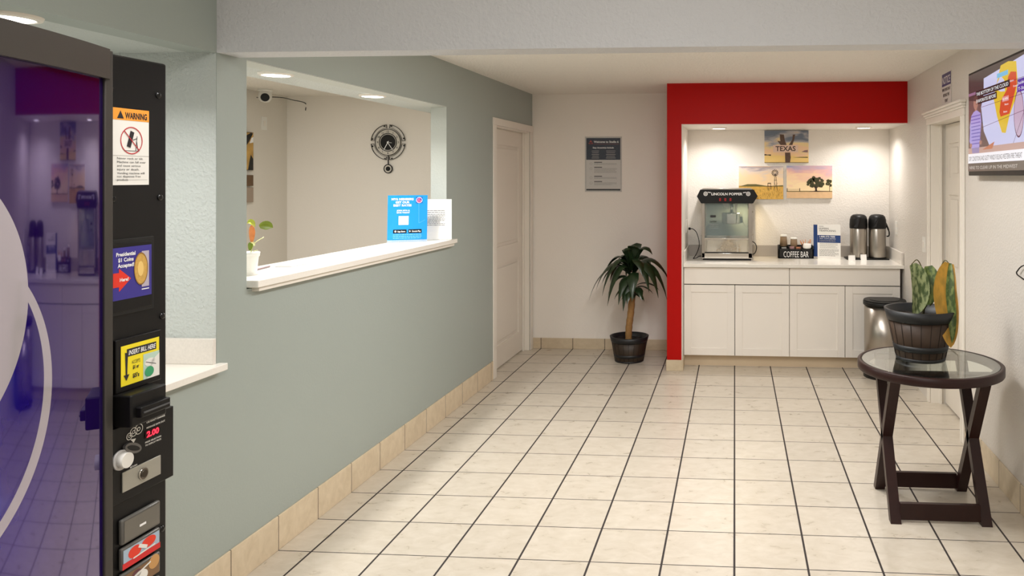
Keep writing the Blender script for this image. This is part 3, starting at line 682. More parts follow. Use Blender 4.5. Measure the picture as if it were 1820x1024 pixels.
# tray, flasks, cards
m = MB(); m.box(1.0, 1.375, 3.70, 3.90, CT, CT + .010, M_blk, bev=.004); m.build('serving_tray', None, ('flat black tray under the two coffee flasks', 'tray'))
def airpot(cx_, cy_, label, ha):
    t = thing('coffee_flask', (cx_, cy_, CT + .01), label, 'flask', 'coffee flasks on the black tray')
    z = CT + .0105
    m = MB(); m.lathe([(.070, z), (.076, z + .004), (.077, z + .01), (.077, z + .262), (.074, z + .27)], cx_, cy_, M_steel, n=48); m.build('body', t)
    m = MB(); m.lathe([(.075, z + .262), (.080, z + .27), (.081, z + .30), (.078, z + .345), (.070, z + .372), (.052, z + .388), (.02, z + .394)], cx_, cy_, M_blk, n=48); m.build('pump_lid', t)
    m = MB(); m.prism([(cx_ - .052, cy_ - .079, z + .285), (cx_ - .025, cy_ - .083, z + .285), (cx_ + .012, cy_ - .066, z + .37), (cx_ + .002, cy_ - .070, z + .372)], (0, -.016, -.004), M_blk); m.build('spout', t)
    m = MB(); m.tube(smooth([(cx_ + q * math.cos(R(ha)), cy_ + q * math.sin(R(ha)), z + e) for q, e in ((.074, .315), (.088, .28), (.104, .235), (.102, .2), (.082, .195))]), [.008] * 10 + [.006] * 15, M_blk, n=8); m.build('handle', t)
airpot(1.118, 3.80, 'steel coffee flask with black pump lid beside the navy helpline card', 62)
airpot(1.284, 3.80, 'steel coffee flask with black pump lid nearest the right wall', -10)
for x_, y_, w_, lb in ((1.03, 3.60, .058, 'small white folded card leaning at the left front of the tray'), (1.145, 3.68, .052, 'small white folded card in front of the right coffee flask')):
    m = MB(); m.prism([(x_ - w_ / 2, y_, CT), (x_ + w_ / 2, y_, CT), (x_ + w_ / 2, y_ + .018, CT + .05), (x_ - w_ / 2, y_ + .018, CT + .05)], (0, .002, 0), M_paper)
    m.prism([(x_ - w_ / 2, y_ + .036, CT), (x_ + w_ / 2, y_ + .036, CT), (x_ + w_ / 2, y_ + .018, CT + .05), (x_ - w_ / 2, y_ + .018, CT + .05)], (0, -.002, 0), M_paper)
    m.build('tent_card', None, (lb, 'card', 'folded cards by the tray'))

# ------------------------------------------------------------------ canvas pictures
def sky_mat(name, cols, sc=(2.2, 1, 7), seed=0, zr=(0, .3)):
    """printed sunset sky: noise streaks over a printed colour ramp"""
    m = bpy.data.materials.new(name); m.use_nodes = True; nt = m.node_tree; L = nt.links; b = nt.nodes['Principled BSDF']; b.inputs['Roughness'].default_value = .6
    tc = nt.nodes.new('ShaderNodeTexCoord'); mp = nt.nodes.new('ShaderNodeMapping'); mp.inputs['Scale'].default_value = sc; mp.inputs['Location'].default_value = (seed, 0, seed); mp.inputs['Rotation'].default_value = (0, .35, 0)
    L.new(tc.outputs['Object'], mp.inputs[0]); n = nt.nodes.new('ShaderNodeTexNoise'); n.inputs['Scale'].default_value = 2.4; n.inputs['Detail'].default_value = 5; n.inputs['Distortion'].default_value = .8; L.new(mp.outputs[0], n.inputs[0])
    sp = nt.nodes.new('ShaderNodeSeparateXYZ'); L.new(tc.outputs['Object'], sp.inputs[0])
    mr = nt.nodes.new('ShaderNodeMapRange'); mr.inputs[1].default_value = zr[0]; mr.inputs[2].default_value = zr[1]; L.new(sp.outputs[2], mr.inputs[0])
    a = nt.nodes.new('ShaderNodeMath'); a.operation = 'MULTIPLY_ADD'; a.inputs[1].default_value = 1.25; L.new(n.outputs['Fac'], a.inputs[0])
    a2 = nt.nodes.new('ShaderNodeMath'); a2.operation = 'SUBTRACT'; L.new(mr.outputs[0], a2.inputs[0]); a2.inputs[1].default_value = .62; L.new(a2.outputs[0], a.inputs[2])
    cr = nt.nodes.new('ShaderNodeValToRGB'); L.new(a.outputs[0], cr.inputs[0]); e = cr.color_ramp.elements
    while len(e) < len(cols): e.new(.5)
    for i, (p, c) in enumerate(cols): e[i].position = p; e[i].color = (*lin(c), 1)
    L.new(cr.outputs[0], b.inputs['Base Color']); return m
def canvas(label, xa, xb, za, zb):
    t = thing('canvas_picture', ((xa + xb) / 2, YA - .01, za), label, 'picture', 'landscape canvases over the worktop')
    m = MB(); m.box(xa, xb, YA - .028, YA - .001, za, zb, M_paper, bev=.002); m.build('stretched_canvas', t)
    return t, Sheet((xa, YA - .0285, za), X, Z, lift=.0004), xb - xa, zb - za
Msil = mat('print_dark', (62, 44, 34), .6); Mgold = mat('print_gold', (214, 168, 78), .6, noise=(60, .35)); Mtree = mat('print_tree', (64, 62, 34), .6, noise=(90, .4)); Mbark = mat('print_bark', (92, 70, 58), .6, noise=(80, .4)); Mpink = mat('print_blush', (226, 196, 178), .6); Mgr2 = mat('print_field', (222, 184, 140), .6, noise=(40, .12)); Mgn = mat('print_hill', (104, 96, 52), .6)
def printed(s, t, w, h, sky, z0):
    m = MB(); m.face([s.P(.0, z0, .5), s.P(w, z0, .5), s.P(w, h, .5), s.P(0, h, .5)], sky); m.build('printed_sky', t, fix=False)
t, s, w, h = canvas('canvas picture lettered with the state name over a tree trunk, topmost of the three', .277, .684, 1.757, 2.056)
printed(s, t, w, h, sky_mat('print_sky_texas', [(.1, (240, 206, 130)), (.35, (236, 196, 160)), (.55, (232, 206, 150)), (.72, (176, 172, 176)), (.95, (108, 118, 134))], zr=(-.02, .3), seed=1), 0)
s.poly([(0, 0), (w, 0), (w, .06), (.3, .055), (.26, .066), (0, .068)], mat('print_sand', (238, 204, 128), .6), 1)
s.rect(.0, .0, w, .006, mat('print_edge', (150, 120, 60), .6), 2)
s.poly([(.192, .0), (.236, .0), (.243, .05), (.238, .095), (.19, .095)], Mbark, 3)
s.poly([(.155, .165), (.205, .165), (.188, .21), (.18, .262), (.142, .265), (.144, .22)], Mbark, 3); s.poly([(.118, .205), (.15, .165), (.17, .17), (.15, .2)], Mbark, 3.3); s.poly([(.225, .165), (.258, .165), (.275, .215), (.284, .262), (.262, .262), (.257, .215)], Mbark, 3)
s.rect(.08, .098, .31, .165, Mpink, 4); s.text('TEXAS', .195, .11, .046, Msil, 6, w=.185, bold=.02)
s.poly([(0, .068), (.03, .07), (.06, .064), (.06, .078), (.03, .076), (0, .082)], Msil, 3); s.poly([(.26, .048), (.4, .046), (.4, .054), (.33, .053)], Msil, 3); s.poly([(.34, .1), (.4, .095), (.4, .12), (.37, .115)], mat('print_cloud', (140, 110, 112), .6), 3)
s.build('print', t)
t, s, w, h = canvas('canvas picture of a windmill and chair in golden grass, partly behind the popcorn machine', .039, .451, 1.418, 1.725)
printed(s, t, w, h, sky_mat('print_sky_mill', [(.15, (246, 214, 170)), (.4, (226, 208, 196)), (.6, (166, 156, 164)), (.8, (228, 190, 150)), (1, (214, 140, 96))], zr=(.05, .3), seed=4), .11)
s.rect(0, 0, w, .125, Mgold, 2); s.poly([(0, .118), (.08, .14), (.16, .14), (.27, .122), (.41, .13), (.41, .118)], Mgn, 3)
for i in range(12):
    a = i * math.pi / 6 + .13; s.poly([(.335 + .007 * math.cos(a), .245 + .007 * math.sin(a)), (.335 + .032 * math.cos(a - .16), .245 + .032 * math.sin(a - .16)), (.335 + .032 * math.cos(a + .16), .245 + .032 * math.sin(a + .16))], Msil, 4)
s.line(.327, .08, .335, .24, .003, Msil, 4); s.line(.358, .08, .341, .24, .003, Msil, 4); s.rect(.327, .176, .352, .18, Msil, 4); s.line(.33, .1, .356, .15, .002, Msil, 4); s.line(.355, .1, .332, .15, .002, Msil, 4)
s.rect(.262, .118, .304, .124, Msil, 4); s.rect(.268, .124, .272, .152, Msil, 4); s.rect(.294, .124, .298, .152, Msil, 4); s.rect(.268, .145, .298, .152, Msil, 4)
for u in (.264, .276, .292, .301): s.line(u, .118, u + .002, .09, .003, Msil, 4)
rg = random.Random(2)
for i in range(70):
    u = rg.uniform(.0, .4); v = rg.uniform(.0, .085); s.line(u, v, u + rg.uniform(-.01, .01), v + rg.uniform(.01, .022), .002, rg.choice((Msil, Mgn, mat('print_gold_light', (240, 206, 120), .6))), 5)
s.build('print', t)
t, s, w, h = canvas('canvas picture of a spreading tree in a pink dusk field, right of the windmill picture', .482, .901, 1.428, 1.730)
printed(s, t, w, h, sky_mat('print_sky_tree', [(.1, (250, 222, 176)), (.35, (244, 202, 172)), (.55, (226, 178, 176)), (.75, (206, 176, 190)), (1, (156, 160, 186))], zr=(.05, .3), seed=9), .06)
s.rect(0, 0, w, .068, Mgr2, 2); s.rect(.0, .06, w, .067, Mgn, 3)
for u in (.002, .118): s.rect(u, .065, u + .006, .092, Msil, 4)
s.line(.004, .085, .12, .084, .001, Msil, 4); s.line(.004, .077, .12, .076, .001, Msil, 4)
s.poly([(.262, .062), (.282, .062), (.278, .09), (.3, .12), (.29, .12), (.272, .105), (.25, .12), (.24, .12), (.262, .09)], Msil, 4)
for i in range(46):
    a = rg.uniform(0, 6.28); q = math.sqrt(rg.random()); s.disc(.268 + .078 * q * math.cos(a), .152 + .042 * q * math.sin(a) - .010 * abs(math.cos(a)) * q, rg.uniform(.010, .019), Mtree, 4 + (i % 5) * .2, n=7)
for i in range(16):
    a = rg.uniform(0, 6.28); q = math.sqrt(rg.random()); s.disc(min(.405, .395 + .028 * q * math.cos(a)), .14 + .036 * q * math.sin(a), rg.uniform(.008, .012), Mtree, 4 + (i % 5) * .2, n=7)
s.rect(.392, .062, .397, .12, Msil, 4); s.poly([(.2, .06), (.23, .066), (.27, .07), (.36, .066), (.41, .062)], Msil, 4)
s.build('print', t)

# ------------------------------------------------------------------ outlets, switches
def plate(name, lb, cat, o, U, V, w, h, kind='switch', grp=None):
    t = thing(name, tuple(o), lb, cat, grp); o = Vector(o); N = U.cross(V).normalized()
    m = MB(); a = [o - U * w / 2, o + U * w / 2, o + U * w / 2 + V * h, o - U * w / 2 + V * h]; m.prism(a, N * .005, M_plastic); m.build('cover_plate', t)
    m = MB()
    if kind == 'switch':
        c = o + V * h * .3 + N * .005; m.prism([c - U * w * .18, c + U * w * .18, c + U * w * .18 + V * h * .4, c - U * w * .18 + V * h * .4], N * .003, M_trim); m.build('toggle', t)
    else:
        for f in (.2, .56):
            c = o + V * h * f + N * .005; m.prism([c - U * w * .22, c + U * w * .22, c + U * w * .22 + V * h * .24, c - U * w * .22 + V * h * .24], N * .002, M_trim)
        m.build('socket', t)
    return t
plate('light_switch', 'white light switch on the right wall beside the door frame', 'switch', (RX(2.6) - .0005, 2.6, 1.065), -Y, Z, .075, .115)
plate('wall_outlet', 'white outlet on the right alcove wall above the flasks tray', 'outlet', (RX(3.62) - .0005, 3.62, 1.12), -Y, Z, .07, .115, 'o')
plate('wall_outlet', 'white outlet on the left alcove wall feeding the popcorn machine', 'outlet', (-.4375, 3.705, 1.12), Y, Z, .07, .115, 'o')
plate('wall_plate', 'blank white plate on the office side wall below the camera', 'plate', (-4.3395, 3.56, 2.06), Y, Z, .08, .12)

# ------------------------------------------------------------------ welcome sign
ws = thing('welcome_sign', (-1.234, YB, 1.486), 'navy and white welcome notice in a clear holder on the back wall', 'sign')
xa, xb, za, zb = -1.408, -1.060, 1.486, 2.004; w = xb - xa
m = MB(); m.box(xa, xb, YB - .006, YB - .0005, za, zb, mat('sign_grey', (196, 194, 190), .4), bev=.001); m.build('backing', ws)
s = Sheet((xa + .012, YB - .0064, za + .012), X, Z); w -= .024; h = zb - za - .024; Mdk = mat('sign_navy', (30, 42, 62), .4); Mdk2 = mat('sign_black', (28, 30, 34), .4)
s.rect(0, h - .205, w, h, Mdk); s.rect(0, 0, w, h - .205, mat('sign_white', (206, 204, 200), .4)); s.rect(0, 0, w, .014, Mdk2, 2)
s.poly([(.02, h - .055), (.065, h - .055), (.043, h - .018)], mat('logo_red', (170, 70, 64), .4), 2); s.rect(.03, h - .05, .055, h - .04, Mdk, 3)
s.text('Welcome to Studio 6', .072, h - .045, .02, M_wht, 2, w=.235, align='L', bold=.02); s.rect(.072, h - .058, .31, h - .056, mat('logo_red', (170, 70, 64)), 2)
s.text('Stay Amenities Include', w / 2, h - .098, .015, M_wht, 2, w=.2, bold=.02)
for i in range(5):
    a = .028 + .012 * (i % 2); s.rect(.04 + a * .4, h - .125 - i * .0165, .13 - a * .3, h - .119 - i * .0165, M_grey, 2); s.rect(.18 + a * .3, h - .125 - i * .0165, .29 - a * .4, h - .119 - i * .0165, M_grey, 2)
for v, n in ((.262, 2), (.215, 5), (.13, 2), (.08, 3)):
    s.rect(.075, v, .15, v + .007, M_ink, 2); s.lines(.075, v - .006, .29, n, .0095, .0035, M_grey, seed=n); s.disc(.045, v - .01, .012, M_grey, 2, r0=.010, n=12)
s.build('print', ws)
m = MB(); m.box(xa - .004, xb + .004, YB - .0085, YB - .0065, za - .004, zb + .004, mat('holder_acrylic', (225, 228, 230), .08, alpha=.05)); m.build('acrylic_holder', ws)

# ------------------------------------------------------------------ notice over the right door
ns = thing('notice_sign', (RX(1.97), 1.97, 2.11), 'small blue and white notice above the right door', 'sign')
yo = 2.082; w = .228; h = .172 + .04; o = Vector((RX(yo) - .001, yo, 2.105)); U = Vector((-KR, -1, 0)).normalized()
m = MB(); m.prism([o, o + U * w, o + U * w + Z * h, o + Z * h], U.cross(Z) * .002, mat('notice_white', (214, 208, 204), .4)); m.build('panel', ns)
s = Sheet(o + U.cross(Z) * .002, U, Z); Mnb = mat('notice_blue', (62, 58, 110), .4)
s.rect(.004, .125, w - .004, h - .004, Mnb); s.text('NOTICE', w / 2, .14, .05, mat('notice_letter', (226, 220, 222), .4), 2, w=.19, bold=.02)
s.text('EMPLOYEES ONLY', w / 2, .092, .019, M_ink, 2, w=.2, bold=.02); s.text('BEYOND THIS', w / 2, .055, .02, M_ink, 2, w=.15, bold=.02); s.text('POINT', w / 2, .016, .021, M_ink, 2, w=.07, bold=.02); s.build('print', ns)

# ------------------------------------------------------------------ television
tv = thing('television', (RX(.76) - .05, .76, 1.632), 'black flat television showing a weather map, mounted high on the right wall', 'television')
ya, yb = 1.268, .235; za, zb = 1.632, 2.212; off = -.062
def TP(y, z, dx=0): return Vector((RX(y) + off + dx, y, z))
m = MB(); m.box(off, off + .03, yb, ya, za, zb, M_blk, bev=.003, fn=RF); m.box(off + .03, off + .045, yb + .12, ya - .12, za + .08, zb - .1, M_blk, bev=.004, fn=RF); m.build('housing', tv)
m = MB(); m.box(off + .044, -.002, .6, .9, 1.78, 2.02, M_blkm, fn=RF); m.build('wall_bracket', tv)
o = TP(ya - .012, za + .024); U = Vector((-KR, -1, 0)).normalized(); s = Sheet(o + U.cross(Z) * .001, U * 1.8, Z, lift=.0004); w = (ya - yb - .024) / 1.8; h = zb - za - .036
E = lambda n, c, k=.9: mat('screen_' + n, c, .15, emit=k)
Edk, Emap, Eland = E('brown', (92, 70, 66)), E('lilac', (206, 206, 240)), E('sea', (226, 226, 236))
s.rect(0, 0, w, h, E('dark', (70, 58, 58)), 1)
s.poly([(.0, .10), (.22, .10), (.2, .2), (.13, .26), (.12, .38), (.0, .4)], E('wall', (112, 86, 82)), 2)
s.poly([(.205, .13), (w, .13), (w, h - .005), (.15, h - .05), (.15, h - .13), (.125, h - .2), (.135, h - .25), (.15, h - .33)], Emap, 3)
s.rect(0, h - .12, .1, h - .105, E('pinkbar', (150, 110, 140)), 3)
s.poly([(.24, h - .17), (.3, h - .02), (.36, h - .015), (.42, h - .03), (.43, h - .12), (.42, h - .2), (.37, h - .28), (.34, h - .36), (.31, h - .355), (.27, h - .27)], E('yellow', (226, 190, 50)), 4)
s.poly([(.29, h - .25), (.3, h - .2), (.35, h - .15), (.36, h - .09), (.38, h - .07), (.42, h - .08), (.425, h - .14), (.4, h - .2), (.37, h - .27), (.3, h - .275)], E('orange', (212, 78, 42)), 5)
s.poly([(.25, h - .125), (.3, h - .07), (.33, h - .1), (.335, h - .155), (.3, h - .15)], Emap, 5)
s.disc(.44, h - .28, .035, E('mauve', (200, 176, 200)), 5, ry=.11); s.disc(.44, h - .28, .036, E('ink', (90, 30, 70)), 6, ry=.112, r0=.0335)
for v0, v1 in ((h - .12, h - .115), (h - .31, h - .26), (h - .2, h - .19)): s.line(.13, v0, .555, v1, .002, E('ink', (90, 30, 70)), 6)
s.line(.40, .13, .55, .4, .002, E('ink', (90, 30, 70)), 6)
Et, Eb = E('text', (240, 240, 240), 1), E('caption', (34, 30, 34), .6)
s.rect(.075, h - .14, .375, h - .105, Eb, 7); s.text('THE BOTTOM OF THE CLOUD', .083, h - .132, .019, Et, 9, w=.28, align='L')
s.rect(.075, h - .178, .27, h - .143, Eb, 7); s.text('EVAPORATES BEFORE', .083, h - .17, .019, Et, 9, w=.18, align='L')
s.rect(.43, h - .18, .56, h - .12, E('purple', (84, 50, 160)), 7); s.text('Isolated Dry', .437, h - .145, .015, Et, 9, w=.11, align='L'); s.text('T-Storms', .437, h - .172, .015, Et, 9, w=.09, align='L')
s.rect(.315, h - .205, .365, h - .18, E('tag', (226, 150, 150)), 7); s.text('90 MPH', .34, h - .199, .012, Et, 9, w=.044)
for u, v in ((.39, h - .12), (.42, h - .15), (.35, h - .225), (.34, h - .26)): s.text('Fresno' if u > .4 else 'Reno', u, v, .010, Et, 9)
s.rect(.27, h - .078, .36, h - .055, E('bluetag', (120, 190, 226)), 6)
# presenter in a striped shirt on the screen
Esk, Esh, Ess = E('skin', (176, 128, 112)), E('shirt', (176, 160, 220)), E('stripe', (120, 104, 184))
s.poly([(.03, .13), (.11, .13), (.13, .27), (.12, .315), (.085, .335), (.055, .33), (.03, .31), (.015, .25)], Esh, 7)
for i in range(9): s.rect(.028, .15 + i * .019, .122, .156 + i * .019, Ess, 8)
s.disc(.075, .375, .022, Esk, 7, ry=.034); s.disc(.075, .4, .022, E('hair', (90, 66, 60)), 8, ry=.014); s.rect(.066, .33, .086, .35, Esk, 7)
s.poly([(.02, .25), (.035, .25), (.04, .16), (.028, .14), (.012, .17)], Esh, 8); s.disc(.028, .145, .012, Esk, 9); s.disc(.125, .155, .012, Esk, 9)
s.poly([(.04, .10), (.11, .10), (.11, .135), (.035, .135)], E('trouser', (150, 136, 180)), 7)
s.poly([(.14, .115), (.23, .115), (.25, .15), (.2, .135)], E('hand', (196, 120, 88)), 6); s.rect(0, .085, w, .13, E('tan', (196, 160, 150)), 5)
s.rect(0, .045, w, .098, E('white', (236, 234, 240), 1), 10); s.text('DRY CONDITIONS AND GUSTY WINDS FUELING WESTERN FIRE THREAT', .012, .058, .026, E('newstext', (44, 40, 46), .5), 12, w=.455, align='L')
s.rect(.49, .05, .56, .098, E('bluebox', (120, 190, 210)), 12); s.rect(0, 0, w, .044, E('ticker', (96, 84, 74), .7), 10); s.text('NINE TO CLEAR UP IN THE MIDWEST', .015, .012, .018, E('tickertext', (216, 206, 196), .8), 12, w=.42, align='L')
s.build('screen', tv)

# black wire hook at the right edge
m = MB(); hy = .633; pts = smooth([(RX(.5) - .01, .40, 1.235), (RX(.5) - .014, .56, 1.2), (RX(.6) - .016, hy - .01, 1.168), (RX(.6) - .016, hy, 1.158), (RX(.6) - .016, hy - .012, 1.15), (RX(.5) - .014, .57, 1.142), (RX(.5) - .01, .40, 1.12)], 8)
m.tube(pts, .0032, M_blk, n=8); m.build('wire_rack', None, ('black bent wire rack on the right wall at the edge of the picture', 'rack'))

# ------------------------------------------------------------------ things in the pass-through and office
Mclk = mat('clock_grey', (214, 208, 198), .5); ck = thing('wall_clock', (-3.32, YB, 1.958), 'round black and grey pendulum clock on the office back wall', 'clock')
o = Vector((-3.32, YB - .012, 1.958))
def ringx(m, c, r0, r1, mt, a0=0, a1=360, th=.008, n=48):
    full = a1 - a0 == 360
    for i in range(n):
        a, b = R(a0 + (a1 - a0) * i / n), R(a0 + (a1 - a0) * (i + 1) / n)
        q = [c + X * r * math.cos(t) + Z * r * math.sin(t) for r, t in ((r0, a), (r1, a), (r1, b), (r0, b))]
        m.prism(q, (0, -th, 0), mt)
m = MB(); m.cyl(o + Y * .011, o - Y * .006, .128, Mclk, 56); m.build('face', ck)
m = MB(); ringx(m, o - Y * .004, .123, .128, M_blk); ringx(m, o - Y * .004, .082, .088, M_blk); m.cyl(o - Y * .004, o - Y * .010, .074, M_blk, 48)
for a0 in (8, 98, 188, 278):
    ringx(m, o, .166, .171, M_blk, a0 - 3, a0 + 77, n=14); ringx(m, o, .137, .139, M_blk, a0, a0 + 74, n=14)
    for a in (a0 - 3, a0 + 75): ringx(m, o, .137, .170, M_blk, a, a + 1.5, n=1)
    for a in (a0 + 3, a0 + 68): ringx(m, o, .154, .164, M_blk, a, a + 5, n=1)
m.build('ring', ck)
s = Sheet((o.x, o.y - .0068, o.z), X, Z)
for i in range(1, 13):
    a = R(90 - 30 * i); s.text(str(i), .103 * math.cos(a), .103 * math.sin(a) - .009, .019, M_ink, 3, bold=.015)
s.build('numerals', ck)
s = Sheet((o.x, o.y - .0105, o.z), X, Z)
s.line(.008, .012, -.046, -.084, .007, M_wht, 1); s.line(-.006, .006, .048, -.072, .006, M_wht, 2); s.line(0, .0, .04, -.006, .003, M_wht, 3); s.disc(0, 0, .008, M_wht, 4); s.build('hand', ck)
m = MB(); q = o - Z * .254; m.box(o.x - .004, o.x + .004, o.y - .004, o.y + .002, o.z - .215, o.z - .125, M_blk); ringx(m, q, .036, .044, M_blk, n=28); m.cyl(q + Y * .003, q - Y * .004, .037, Mclk, 28); m.cyl(q - Y * .004, q - Y * .008, .022, M_blk, 24); m.build('pendulum', ck)

cm = thing('security_camera', (-4.2, 3.36, CZ), 'white dome security camera with a black lens on the office ceiling', 'camera'); cc = Vector((-4.2, 3.36, CZ))
m = MB(); m.lathe([(.055, CZ - .02), (.062, CZ - .012), (.062, CZ)], cc.x, cc.y, M_plastic, n=28); m.lathe([(.01, CZ - .118), (.035, CZ - .11), (.052, CZ - .088), (.056, CZ - .06), (.052, CZ - .03), (.05, CZ - .015)], cc.x, cc.y, M_plastic, n=28); m.build('housing', cm)
m = MB(); d = (CAM - cc).normalized(); l = cc - Z * .07 + d * .038; m.cyl(l, l + d * .022, .036, M_blk, 24); m.build('lens', cm)
m = MB(); m.tube(smooth([(-4.28, 3.36, CZ - .07), (-4.25, 3.36, CZ - .075), (-4.22, 3.36, CZ - .07)]), .003, M_blkm, n=6); m.tube(smooth([(-4.17, 3.38, CZ - .065), (-4.12, 3.5, CZ - .06), (-4.15, 3.7, CZ - .06), (-4.15, YB - .01, CZ - .07), (-4.15, YB - .006, CZ - .14)]), .004, M_blkm, n=6); m.build('cable', cm)
Mam = mat('print_amber', (190, 150, 80), .6, noise=(12, .6)); Mbr = mat('print_brown', (104, 78, 52), .6, noise=(14, .5)); Mtn = mat('print_taupe', (160, 142, 126), .6)
for z0, z1, mt_, lb in ((1.685, 2.025, Mam, 'tall dark and amber canvas on the office side wall, highest of three'), (1.545, 1.642, Mbr, 'small brown canvas on the office side wall, between the other two'), (1.40, 1.532, Mtn, 'taupe canvas on the office side wall, lowest of three')):
    t = thing('office_picture', (-4.33, 3.15, z0), lb, 'picture', 'canvases on the office side wall')
    m = MB(); m.box(-4.339, -4.315, 2.95, 3.37, z0, z1, M_blk if mt_ is Mam else mt_, bev=.002); m.build('canvas', t)
    s = Sheet((-4.3145, 2.95, z0), Y, Z)
    s.rect(.005, .005, .415, z1 - z0 - .005, mt_, 1)
    if mt_ is Mam:
        s.poly([(.34, .0), (.415, .0), (.415, .1), (.38, .14), (.36, .08)], M_blk, 2); s.poly([(.3, .2), (.36, .26), (.41, .33), (.38, .335), (.3, .3)], M_blk, 2); s.poly([(.36, .24), (.415, .25), (.415, .3), (.39, .29)], M_wht, 2)
    s.build('print', t)

SZ = 1.2
Mblue = mat('bright_blue_print', (22, 140, 214), .35)
bs = thing('rewards_sign', (-2.13, 1.62, SZ), 'bright blue rewards programme sign in a clear stand on the reception ledge', 'sign')
pa = Vector((-2.232, 1.575, SZ + .004)); pb = Vector((-2.012, 1.68, SZ + .004)); U = (pb - pa).normalized(); w = (pb - pa).length; V = Vector((0, .04, 1)).normalized(); h = .302
m = MB(); m.prism([pa, pb, pb + V * h, pa + V * h], U.cross(V) * -.003, Mblue); m.build('card', bs)
s = Sheet(pa, U, V)
for i, (tx_, ww) in enumerate((('MY6 MEMBERS', .135), ('GET OUR', .085), ('BEST RATES', .11))): s.text(tx_, .09, h - .032 - i * .020, .014, M_wht, 2, w=ww, bold=.03)
for i, (tx_, ww) in enumerate((('JOIN MY6 &', .08), ('SAVE TODAY', .08))): s.text(tx_, .095, h - .103 - i * .014, .009, M_wht, 2, w=ww, bold=.03)
s.rect(.068, h - .192, .128, h - .135, M_wht, 2)
s.rect(.172, h - .052, .212, h - .012, mat('logo_blue', (40, 80, 170), .4), 2); s.text('6', .192, h - .047, .03, mat('logo_pink', (232, 90, 130), .4), 4, w=.026, bold=.04); s.disc(.192, h - .032, .019, M_wht, 3, r0=.0165)
for u in (.035, .128): s.rect(u, .056, u + .082, .08, M_blk, 2)
s.text('App Store', .085, .063, .010, M_wht, 4, w=.048, bold=.02); s.disc(.049, .068, .006, M_wht, 4); s.text('Google Play', .177, .063, .010, M_wht, 4, w=.055, bold=.02); s.poly([(.134, .062), (.134, .074), (.144, .068)], M_wht, 4)
s.lines(.035, .048, .21, 3, .011, .004, mat('print_paleblue', (120, 200, 236), .5), seed=8); s.line(.19, .25, .192, .12, .0012, mat('print_paleblue', (120, 200, 236)), 2); s.line(.192, .12, .23, .14, .0012, mat('print_paleblue', (120, 200, 236)), 2)
s.build('print', bs)
m = MB(); N = U.cross(V); m.prism([pa - Z * .004 + N * .02, pb - Z * .004 + N * .02, pb - Z * .004 - N * .05, pa - Z * .004 - N * .05], (0, 0, .004), M_clear); m.prism([pa + N * .002, pb + N * .002, pb + N * .002 + V * .012, pa + N * .002 + V * .012], N * .002, M_clear); m.build('stand_foot', bs)
wsn = thing('paper_notice', (-2.03, 1.88, SZ), 'white printed sheet in a clear stand behind the bright blue sign', 'notice')
pa = Vector((-2.135, 1.785, SZ + .003)); pb = Vector((-1.912, 1.855, SZ + .003)); U = (pb - pa).normalized(); w = (pb - pa).length; V = Vector((0, .0, 1)).normalized(); h = .272; N = U.cross(V)
m = MB(); m.prism([pa, pb, pb + V * h, pa + V * h], N * -.002, M_paper); m.build('sheet', wsn)
s = Sheet(pa, U, V); s.lines(.05, h - .075, .19, 2, .012, .004, M_grey, seed=5); s.lines(.05, h - .1, .19, 8, .0105, .004, M_grey, seed=6); s.build('print', wsn)
m = MB(); m.prism([pa - Z * .003, pb - Z * .003, pb - Z * .003 - N * .05, pa - Z * .003 - N * .05], (0, 0, .003), M_clear); m.build('stand_foot', wsn)
# small plant, pen, notepad, papers on the ledge
sp = thing('potted_pothos', (-2.10, -.005, SZ), 'small white ribbed pot with a few yellow-green leaves on the reception ledge', 'potted plant'); pcx2, pcy2 = -2.095, -.012
m = MB(); m.lathe([(.022, SZ), (.024, SZ + .003), (.0245, SZ + .02), (.030, SZ + .078), (.034, SZ + .08), (.036, SZ + .098), (.033, SZ + .1), (.030, SZ + .085)], pcx2, pcy2, M_plastic, n=40, cap=False); m.lathe([(.001, SZ), (.022, SZ)], pcx2, pcy2, M_plastic, n=40, cap=False); m.build('pot', sp)
m = MB(); m.lathe([(.001, SZ + .088), (.031, SZ + .086)], pcx2, pcy2, mat('potting_soil', (30, 22, 17)), n=24, cap=False); m.build('soil', sp)
Mly = mat('pothos_lime', (176, 186, 60), .35, noise=(50, .3)); Mlo = mat('pothos_orange', (214, 130, 70), .4, noise=(50, .3)); Mlg = mat('pothos_pale', (206, 210, 150), .4); Mlgr = mat('pothos_green', (110, 128, 34), .35, noise=(40, .2))
b = Vector((pcx2, pcy2, SZ + .085))
st = [(b, b + Vector((.01, .01, .05)), b + Vector((.03, .045, .075))), (b, b + Vector((.0, .0, .05)), b + Vector((.012, .0, .105))), (b, b + Vector((.005, .01, .015)), b + Vector((.02, .016, .02)))]
for i, q in enumerate(st):
    m = MB(); m.tube(smooth(q), .0016, Mlg, n=6); m.build('stem', sp)
def pl(p, q, w, mt_, side, sag=.012):
    m = MB(); p, q = Vector(p), Vector(q); pts = bez(p, p + (q - p) * .3 + Z * sag, p + (q - p) * .7 + Z * sag, q, 8); m.leaf(pts, [w * math.sin(math.pi * min(1, i / 8 * .92 + .1)) ** .7 for i in range(9)], side, mt_, fold=.4); m.build('leaf', sp)
pl(wp(461, 403, .05), wp(485, 405, .10), .020, Mlgr, Vector((.2, .3, 1)))
pl(wp(447, 430, -.02), wp(447, 400, -.02), .013, Mlo, Vector((1, .2, 0)))
pl(wp(440, 398, -.01), wp(453, 404, .0), .012, Mly, Vector((.2, .6, .8)), .02)
pl(wp(443, 438, -.02), wp(453, 437, -.01), .011, Mlg, Vector((.2, .8, .5)))
pl(wp(444, 445, -.03), wp(446, 432, -.03), .010, Mlgr, Vector((1, .4, 0)))
